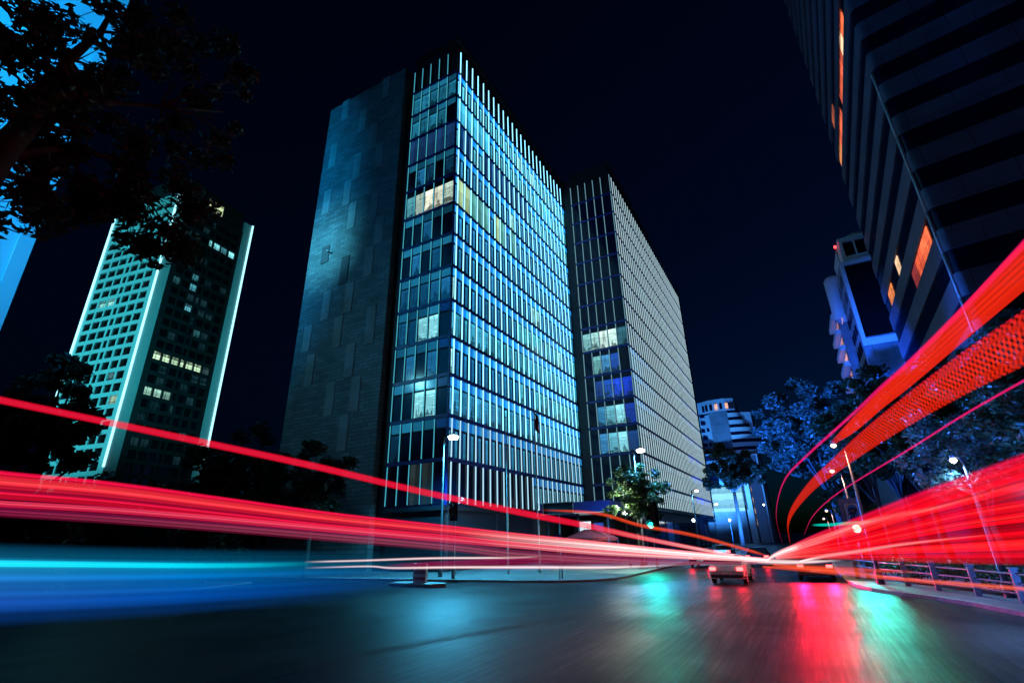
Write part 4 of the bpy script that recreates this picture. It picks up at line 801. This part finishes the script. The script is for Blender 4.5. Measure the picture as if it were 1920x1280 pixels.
def light_trail(label, pts, prof, along, pat, ext):
    sr = random.Random(label); ph = [sr.uniform(0, 6.28) for _ in range(4)]
    amp = {'fan': .85, 'fan_top': .6, 'red_broad': .95, 'magenta': 1.2, 'pink': .8}.get(prof, .5)
    streak = lambda v: max(.04, 1+amp*(.34*math.sin(v*19+ph[0])+.3*math.sin(v*37+ph[1])+.24*math.sin(v*67+ph[2])))
    Q = catmull(pts); rows = PROF[prof]; al = ALONG[along]; nv = 41; tt = np.linspace(0, 1, len(Q))
    for end, L_ in enumerate(ext):          # on past the last drawn point, level, the way it was going
        if not L_: continue
        e, p = (Q[0], Q[2]) if end == 0 else (Q[-1], Q[-3]); d = (e-p)[:3]; d[2] *= .25; d /= np.linalg.norm(d)
        X = np.array([np.append(e[:3]+d*L_*k/4, e[3]) for k in range(1, 5)])
        if end == 0: Q = np.concatenate([X[::-1], Q]); tt = np.concatenate([[0]*4, tt])
        else: Q = np.concatenate([Q, X]); tt = np.concatenate([tt, [1]*4])
    seg = np.linalg.norm(np.diff(Q[:, :3], axis=0), axis=1); s = np.concatenate([[0], np.cumsum(seg)])
    V = []; Cc = []; Uv = []; Fc = []
    for side in (1, -1):
        for i, q in enumerate(Q):
            d = Q[min(i+1, len(Q)-1), :3]-Q[max(i-1, 0), :3]; nrm = np.array([d[1], -d[0], 0]); nrm /= max(1e-6, np.linalg.norm(nrm)); h = max(.008, q[3])
            wht, gain, op = interp(al, tt[i])
            for j in range(nv):
                v = j/(nv-1); r, g_, b_, a = interp(rows, v)
                V.append(q[:3]+np.array([0, 0, (v-.5)*h])+nrm*side*(.003+.09*h*math.sin(math.pi*v)))
                w = wht*math.sin(math.pi*v)**1.2; col = [(c*(1-w)+wc*w)*gain for c, wc in zip((r, g_, b_), (1.05, .92, .9))]
                Cc.append([x_*(streak(v) if pat is None else 1) for x_ in col]+[a*op]); Uv.append((s[i], v*h))
    nQ = len(Q)
    for k in range(2):
        for i in range(nQ-1):
            for j in range(nv-1):
                a = k*nQ*nv+i*nv+j; f = (a, a+nv, a+nv+1, a+1); Fc.append(f if k else f[::-1])
    for i in range(nQ-1):
        for j in (0, nv-1):
            a = i*nv+j; b = nQ*nv+i*nv+j; Fc.append((a, a+nv, b+nv, b))
    for i in (0, nQ-1):
        for j in range(nv-1):
            a = i*nv+j; b = nQ*nv+i*nv+j; Fc.append((a, a+1, b+1, b))
    base = Q[len(Q)//2, :3]; V = [tuple(p-base) for p in V]
    me = bpy.data.meshes.new('light_trail'); me.from_pydata(V, [], Fc); me.materials.append(TM[pat]); me.polygons.foreach_set('use_smooth', [True]*len(Fc))
    at = me.attributes.new('glow', 'FLOAT_COLOR', 'POINT'); at.data.foreach_set('color', np.array(Cc, dtype=np.float32).ravel())
    uv = me.uv_layers.new(name='strip'); idx = np.zeros(len(me.loops), dtype=np.int32); me.loops.foreach_get('vertex_index', idx); uv.data.foreach_set('uv', np.array(Uv, dtype=np.float32)[idx].ravel())
    o = bpy.data.objects.new('light_trail', me); COL.objects.link(o); o.location = base
    tag(o, label, 'light trail', 'light trails of passing vehicles')
TRAILS = [
 ('thin crimson light trail, highest of those sweeping in from the left', [(-9.77, 2.12, 4.63, 0.118), (-9.99, 2.51, 4.65, 0.118), (-10.68, 4.15, 4.71, 0.135), (-11.2, 6.44, 4.69, 0.166), (-11.32, 9.52, 4.52, 0.204), (-10.81, 13.53, 4.08, 0.23), (-9.45, 18.6, 3.46, 0.276), (-8.42, 21.66, 3.07, 0.279), (-7.14, 25.25, 2.54, 0.256), (-5.57, 29.6, 1.95, 0.227), (-3.71, 34.8, 1.3, 0.191)], 'red_thin', 'pinkend', None, (14, 0)),
 ('broad red light trail with an orange core, widest of those on the left', [(-8.73, 2.18, 3.39, 0.36), (-8.93, 2.53, 3.38, 0.356), (-9.57, 4.09, 3.39, 0.392), (-10.04, 6.31, 3.29, 0.405), (-10.12, 9.36, 3.09, 0.399), (-9.53, 13.39, 2.82, 0.394), (-8.82, 16.19, 2.59, 0.406), (-7.4, 20.64, 2.24, 0.387), (-5.45, 26.21, 1.79, 0.303), (-2.45, 34.91, 1.15, 0.218)], 'red_broad', 'whiteend', None, (14, 0)),
 ('pink light trail just below the broad red one on the left', [(-8.72, 2.24, 3.15, 0.096), (-8.91, 2.58, 3.15, 0.095), (-9.55, 4.13, 3.15, 0.11), (-10.03, 6.35, 3.07, 0.138), (-10.11, 9.38, 2.89, 0.172), (-9.54, 13.41, 2.6, 0.196), (-8.84, 16.22, 2.37, 0.202), (-7.44, 20.68, 2.0, 0.215), (-5.18, 27.18, 1.57, 0.207), (-2.71, 34.39, 1.12, 0.154)], 'pink', 'pinkwhite', None, (14, 0)),
 ('dim magenta light trail, lowest of the reddish ones on the left', [(-8.71, 2.26, 3.06, 0.115), (-8.9, 2.61, 3.05, 0.122), (-9.54, 4.16, 3.02, 0.152), (-10.02, 6.37, 2.92, 0.19), (-10.11, 9.4, 2.72, 0.237), (-9.55, 13.43, 2.39, 0.261), (-8.86, 16.24, 2.08, 0.33), (-7.48, 20.73, 1.74, 0.343), (-5.85, 25.5, 1.41, 0.247), (-2.96, 33.87, 1.03, 0.152)], 'magenta', 'flat', None, (14, 0)),
 ('bright cyan light trail fading out above the left end of the street', [(-9.63, 2.68, 2.45, 0.18), (-9.89, 3.08, 2.43, 0.193), (-10.76, 4.76, 2.33, 0.204), (-11.38, 6.49, 2.23, 0.221), (-11.84, 8.41, 2.14, 0.232), (-12.14, 10.42, 2.08, 0.207)], 'cyan', 'fadeend', None, (14, 0)),
 ('soft blue light trail hanging over the left end of the street', [(-10.58, 3.02, 2.17, 1.137), (-10.79, 3.44, 2.13, 1.173), (-11.43, 5.14, 2.01, 1.272), (-11.9, 7.45, 1.88, 1.343), (-12.0, 10.53, 1.75, 1.395), (-11.46, 14.52, 1.63, 1.251)], 'blue_soft', 'fadeend', None, (14, 0)),  # trail made tall so its glow also paints the blue wash on the road
 ('thin white light trail, upper of the two level ones left of centre', [(-13.09, 10.84, 2.1, 0.062), (-13.1, 13.19, 2.04, 0.079), (-12.77, 16.81, 1.97, 0.103), (-11.96, 21.27, 1.81, 0.121), (-11.49, 23.32, 1.8, 0.077)], 'white', 'fadeboth', None, (0, 0)),
 ('thick white light trail, lower of the two level ones left of centre', [(-13.08, 10.86, 1.94, 0.062), (-12.73, 13.09, 1.87, 0.069), (-12.5, 14.1, 1.77, 0.09), (-11.77, 16.49, 1.67, 0.119), (-10.29, 20.1, 1.49, 0.155), (-8.22, 24.14, 1.29, 0.148), (-5.73, 28.43, 1.2, 0.081)], 'white', 'fadeboth', None, (0, 0)),
 ('dull magenta light trail between the two level white ones', [(-12.87, 13.98, 1.84, 0.109), (-12.03, 16.85, 1.78, 0.243), (-10.52, 20.55, 1.69, 0.409), (-8.39, 24.71, 1.51, 0.455), (-5.64, 29.46, 1.3, 0.28)], 'magenta', 'fadeboth', None, (0, 0)),
 ('thin pink light trail curving steeply up beside the wide dotted red one', [(-1.44, 32.97, 2.07, 0.059), (-1.31, 28.97, 3.18, 0.092), (-0.94, 25.98, 4.01, 0.095), (-0.36, 23.0, 4.67, 0.106), (0.51, 19.99, 5.1, 0.11), (1.08, 17.47, 5.27, 0.111), (1.55, 14.92, 5.35, 0.107), (1.93, 12.86, 5.44, 0.115), (2.2, 11.29, 5.47, 0.12), (2.63, 9.23, 5.63, 0.112), (2.91, 7.45, 5.74, 0.115), (3.05, 6.74, 5.82, 0.114)], 'pinkline', 'fadestart', None, (0, 18)),
 ('wide finely dotted red light trail, upper of the two dotted ones at the right', [(1.06, 16.97, 4.96, 0.122), (1.49, 15.03, 5.08, 0.323), (1.88, 12.96, 5.21, 0.368), (2.16, 11.4, 5.27, 0.401), (2.6, 9.35, 5.44, 0.436), (2.87, 7.57, 5.51, 0.487), (3.01, 6.87, 5.56, 0.506)], 'led', 'fadestart', 'dots', (0, 18)),
 ('coarsely woven red light trail, lower of the two dotted ones at the right', [(-1.03, 31.98, 2.13, 0.198), (-0.84, 27.99, 2.91, 0.251), (-0.43, 25.0, 3.5, 0.315), (0.36, 22.0, 4.16, 0.395), (1.04, 19.47, 4.52, 0.451), (1.71, 15.91, 4.77, 0.532), (2.25, 12.8, 4.89, 0.575), (2.6, 10.17, 4.88, 0.6), (2.77, 8.04, 4.76, 0.604), (2.83, 7.16, 4.71, 0.598)], 'led', 'fadestart', 'weave', (0, 18)),
 ('hair-thin magenta light trail right of the woven red one', [(-0.3, 34.0, 2.48, 0.045), (0.23, 30.0, 3.27, 0.053), (0.99, 26.98, 3.89, 0.059), (1.78, 22.93, 4.27, 0.06), (2.68, 16.79, 4.56, 0.057), (3.01, 12.65, 4.63, 0.052), (3.1, 9.51, 4.55, 0.046), (3.16, 8.43, 4.54, 0.046)], 'pinkline', 'fadestart', None, (0, 18)),
 ('pinkish red light trail, topmost of the fan spreading to the right edge', [(-2.09, 34.44, 1.42, 0.154), (-0.03, 25.63, 2.29, 0.358), (1.24, 19.84, 2.78, 0.405), (2.13, 15.37, 3.13, 0.43), (2.61, 12.45, 3.33, 0.358), (2.91, 10.07, 3.44, 0.341), (3.0, 9.01, 3.48, 0.34)], 'fan_top', 'redstart', None, (0, 18)),
 ('scarlet light trail second from the top of the right fan', [(-2.1, 34.44, 1.4, 0.154), (-0.07, 25.88, 2.12, 0.315), (1.2, 20.15, 2.53, 0.375), (2.1, 15.63, 2.9, 0.435), (2.59, 12.71, 3.07, 0.423), (2.89, 10.29, 3.19, 0.393), (2.98, 9.23, 3.22, 0.386)], 'fan', 'redstart', None, (0, 18)),
 ('narrow scarlet light trail third from the top of the right fan', [(-1.97, 34.44, 1.34, 0.123), (-0.11, 26.38, 1.95, 0.229), (1.17, 20.46, 2.32, 0.276), (2.06, 15.86, 2.64, 0.233), (2.55, 12.87, 2.83, 0.203), (2.84, 10.43, 2.91, 0.189), (2.93, 9.35, 2.94, 0.18)], 'fan', 'redstart', None, (0, 18)),
 ('scarlet light trail in the middle of the right fan', [(-1.98, 34.44, 1.31, 0.123), (-0.13, 26.49, 1.84, 0.23), (1.15, 20.6, 2.17, 0.277), (2.04, 16.0, 2.48, 0.26), (2.53, 13.0, 2.66, 0.245), (2.83, 10.54, 2.75, 0.238), (2.92, 9.46, 2.79, 0.237)], 'fan', 'redstart', None, (0, 18)),
 ('broad scarlet light trail, lowest of the right fan above the fence', [(-1.99, 34.44, 1.26, 0.122), (-0.17, 26.75, 1.66, 0.278), (1.11, 20.93, 1.94, 0.456), (2.0, 16.37, 2.14, 0.581), (2.49, 13.37, 2.26, 0.602), (2.8, 10.88, 2.36, 0.599), (2.89, 9.78, 2.41, 0.582)], 'fan', 'redstart', None, (0, 18)),
 ('white hot light trail arching along the top of the right fan', [(-2.52, 34.41, 1.09, 0.154), (-2.14, 33.08, 1.36, 0.236), (-1.33, 30.51, 1.73, 0.324), (-0.17, 26.77, 2.13, 0.327), (0.72, 23.78, 2.47, 0.307), (1.47, 21.13, 2.77, 0.268), (2.22, 18.28, 2.99, 0.181), (2.79, 15.81, 3.09, 0.114), (3.23, 13.62, 3.24, 0.053)], 'white', 'fadelong', None, (0, 0)),
 ('pale short light trail low in the right fan', [(-0.81, 34.49, 1.09, 0.12), (0.25, 29.83, 1.5, 0.205), (1.33, 24.82, 1.85, 0.187), (2.24, 20.21, 2.17, 0.115), (2.79, 16.99, 2.35, 0.067), (3.25, 13.62, 2.5, 0.031)], 'white', 'fadelong', None, (0, 0)),
 ('orange light trail running low in front of the fence', [(-2.76, 34.39, 0.81, 0.123), (-0.7, 27.23, 1.1, 0.236), (0.71, 21.94, 1.29, 0.22), (1.74, 17.57, 1.42, 0.127), (2.44, 14.09, 1.57, 0.108), (2.81, 11.69, 1.69, 0.085), (2.93, 10.6, 1.75, 0.083)], 'orange', 'flat', None, (0, 18)),
 ('faint orange light trail above the low one by the fence', [(-2.19, 34.43, 0.92, 0.122), (0.12, 26.63, 1.14, 0.318), (1.59, 21.21, 1.4, 0.173), (2.39, 17.84, 1.56, 0.07)], 'orange', 'fadelong', None, (0, 0)),
 ('thin orange light trail slanting down past the green signal', [(-13.31, 26.89, 4.12, 0.122), (-10.71, 29.42, 3.89, 0.22), (-8.74, 31.17, 3.2, 0.254), (-6.14, 33.21, 2.58, 0.257), (-3.53, 35.15, 1.7, 0.225), (-2.48, 35.91, 1.32, 0.161)], 'orange', 'fadeboth', None, (0, 0)),
 ('short white-hot light trail where all the trails meet', [(-5.81, 35.53, 1.22, 0.134), (-3.67, 35.52, 1.1, 0.291), (-2.22, 35.44, 1.04, 0.378), (-0.83, 35.3, 1.02, 0.276), (1.27, 34.98, 1.12, 0.118)], 'white', 'fadeboth', None, (0, 0)),
 ('short turquoise light trail beside the right-hand green signal', [(0.17, 33.0, 2.96, 0.116), (1.07, 31.64, 2.94, 0.191), (1.92, 30.29, 2.97, 0.206), (2.77, 28.87, 3.01, 0.097)], 'teal', 'fadeboth', None, (0, 0)),
]

for T_ in TRAILS: light_trail(*T_)

# ------------------------------------------------------------------ floodlights of the lit facades, and added fill spots
def flood(loc, aim, power, col, cone, blend=.5, r=.5):  # also used for added fill spots that have no lamp behind them
    l = bpy.data.lights.new('floodlight', 'SPOT'); l.energy = power; l.color = col; l.spot_size = math.radians(cone); l.spot_blend = blend; l.shadow_soft_size = r
    o = bpy.data.objects.new('floodlight', l); COL.objects.link(o); o.location = loc; o.rotation_euler = (Vector(aim)-Vector(loc)).to_track_quat('-Z', 'Y').to_euler()
flood((-30, -25, 42), (-58.6, 5, 44), 190000, (.003, .4, 1), 70)                    # blue wash on the far-left tower
flood((-150, -30, 44), (-151.5, 53, 60), 240000, (.06, .85, 1), 62, .3, 2)          # teal wash on the window grid
flood((-92, 58, 46), (-141, 68, 60), 34000, (.05, .85, 1), 100, .6, 1)             # the same on the corner pilasters
flood((-48.6, 29.0, 38), (-48.6, 36.7, 38.6), 5200, (.12, .72, .95), 105, 1, .2)    # glow on the stone slab, from an unseen spot hovering off the wall
flood((-58, 4, 30), (-44, 36.7, 22), 4200, (.2, .8, 1), 60, .8, 1)                    # added fill, faint and even, keeps the stone slab from going black
flood((-26, 140, 3), (-19, 169, 26), 110000, (.05, .32, 1), 75, .8, 1)            # blue wash on the white building down the street
flood((-9, 70, 9), (12.5, 95, 32), 11000, (.03, .17, 1), 55, .8, 1)               # blue wash on the balcony tower
flood((-13.0, 48.2, 9.9), (3.4, 68, 13), 420000, (.012, .12, 1), 60, .8, .6)               # from here down: added blue fills on the trees, no real lamps there
flood((-13.2, 48, 9.8), (7, 38, 8), 70000, (.02, .16, 1), 75, .8, .6)
flood((5.9, 19, .5), (8.8, 26, 8), 11000, (.02, .16, 1), 120, .8, .6)
flood((-10.5, 106, .5), (-12, 118, 15), 50000, (.02, .2, 1), 110, .8, .6)
flood((3.0, 33, 6.8), (8.8, 25, 8), 9000, (.02, .16, 1), 90, .8, .6)
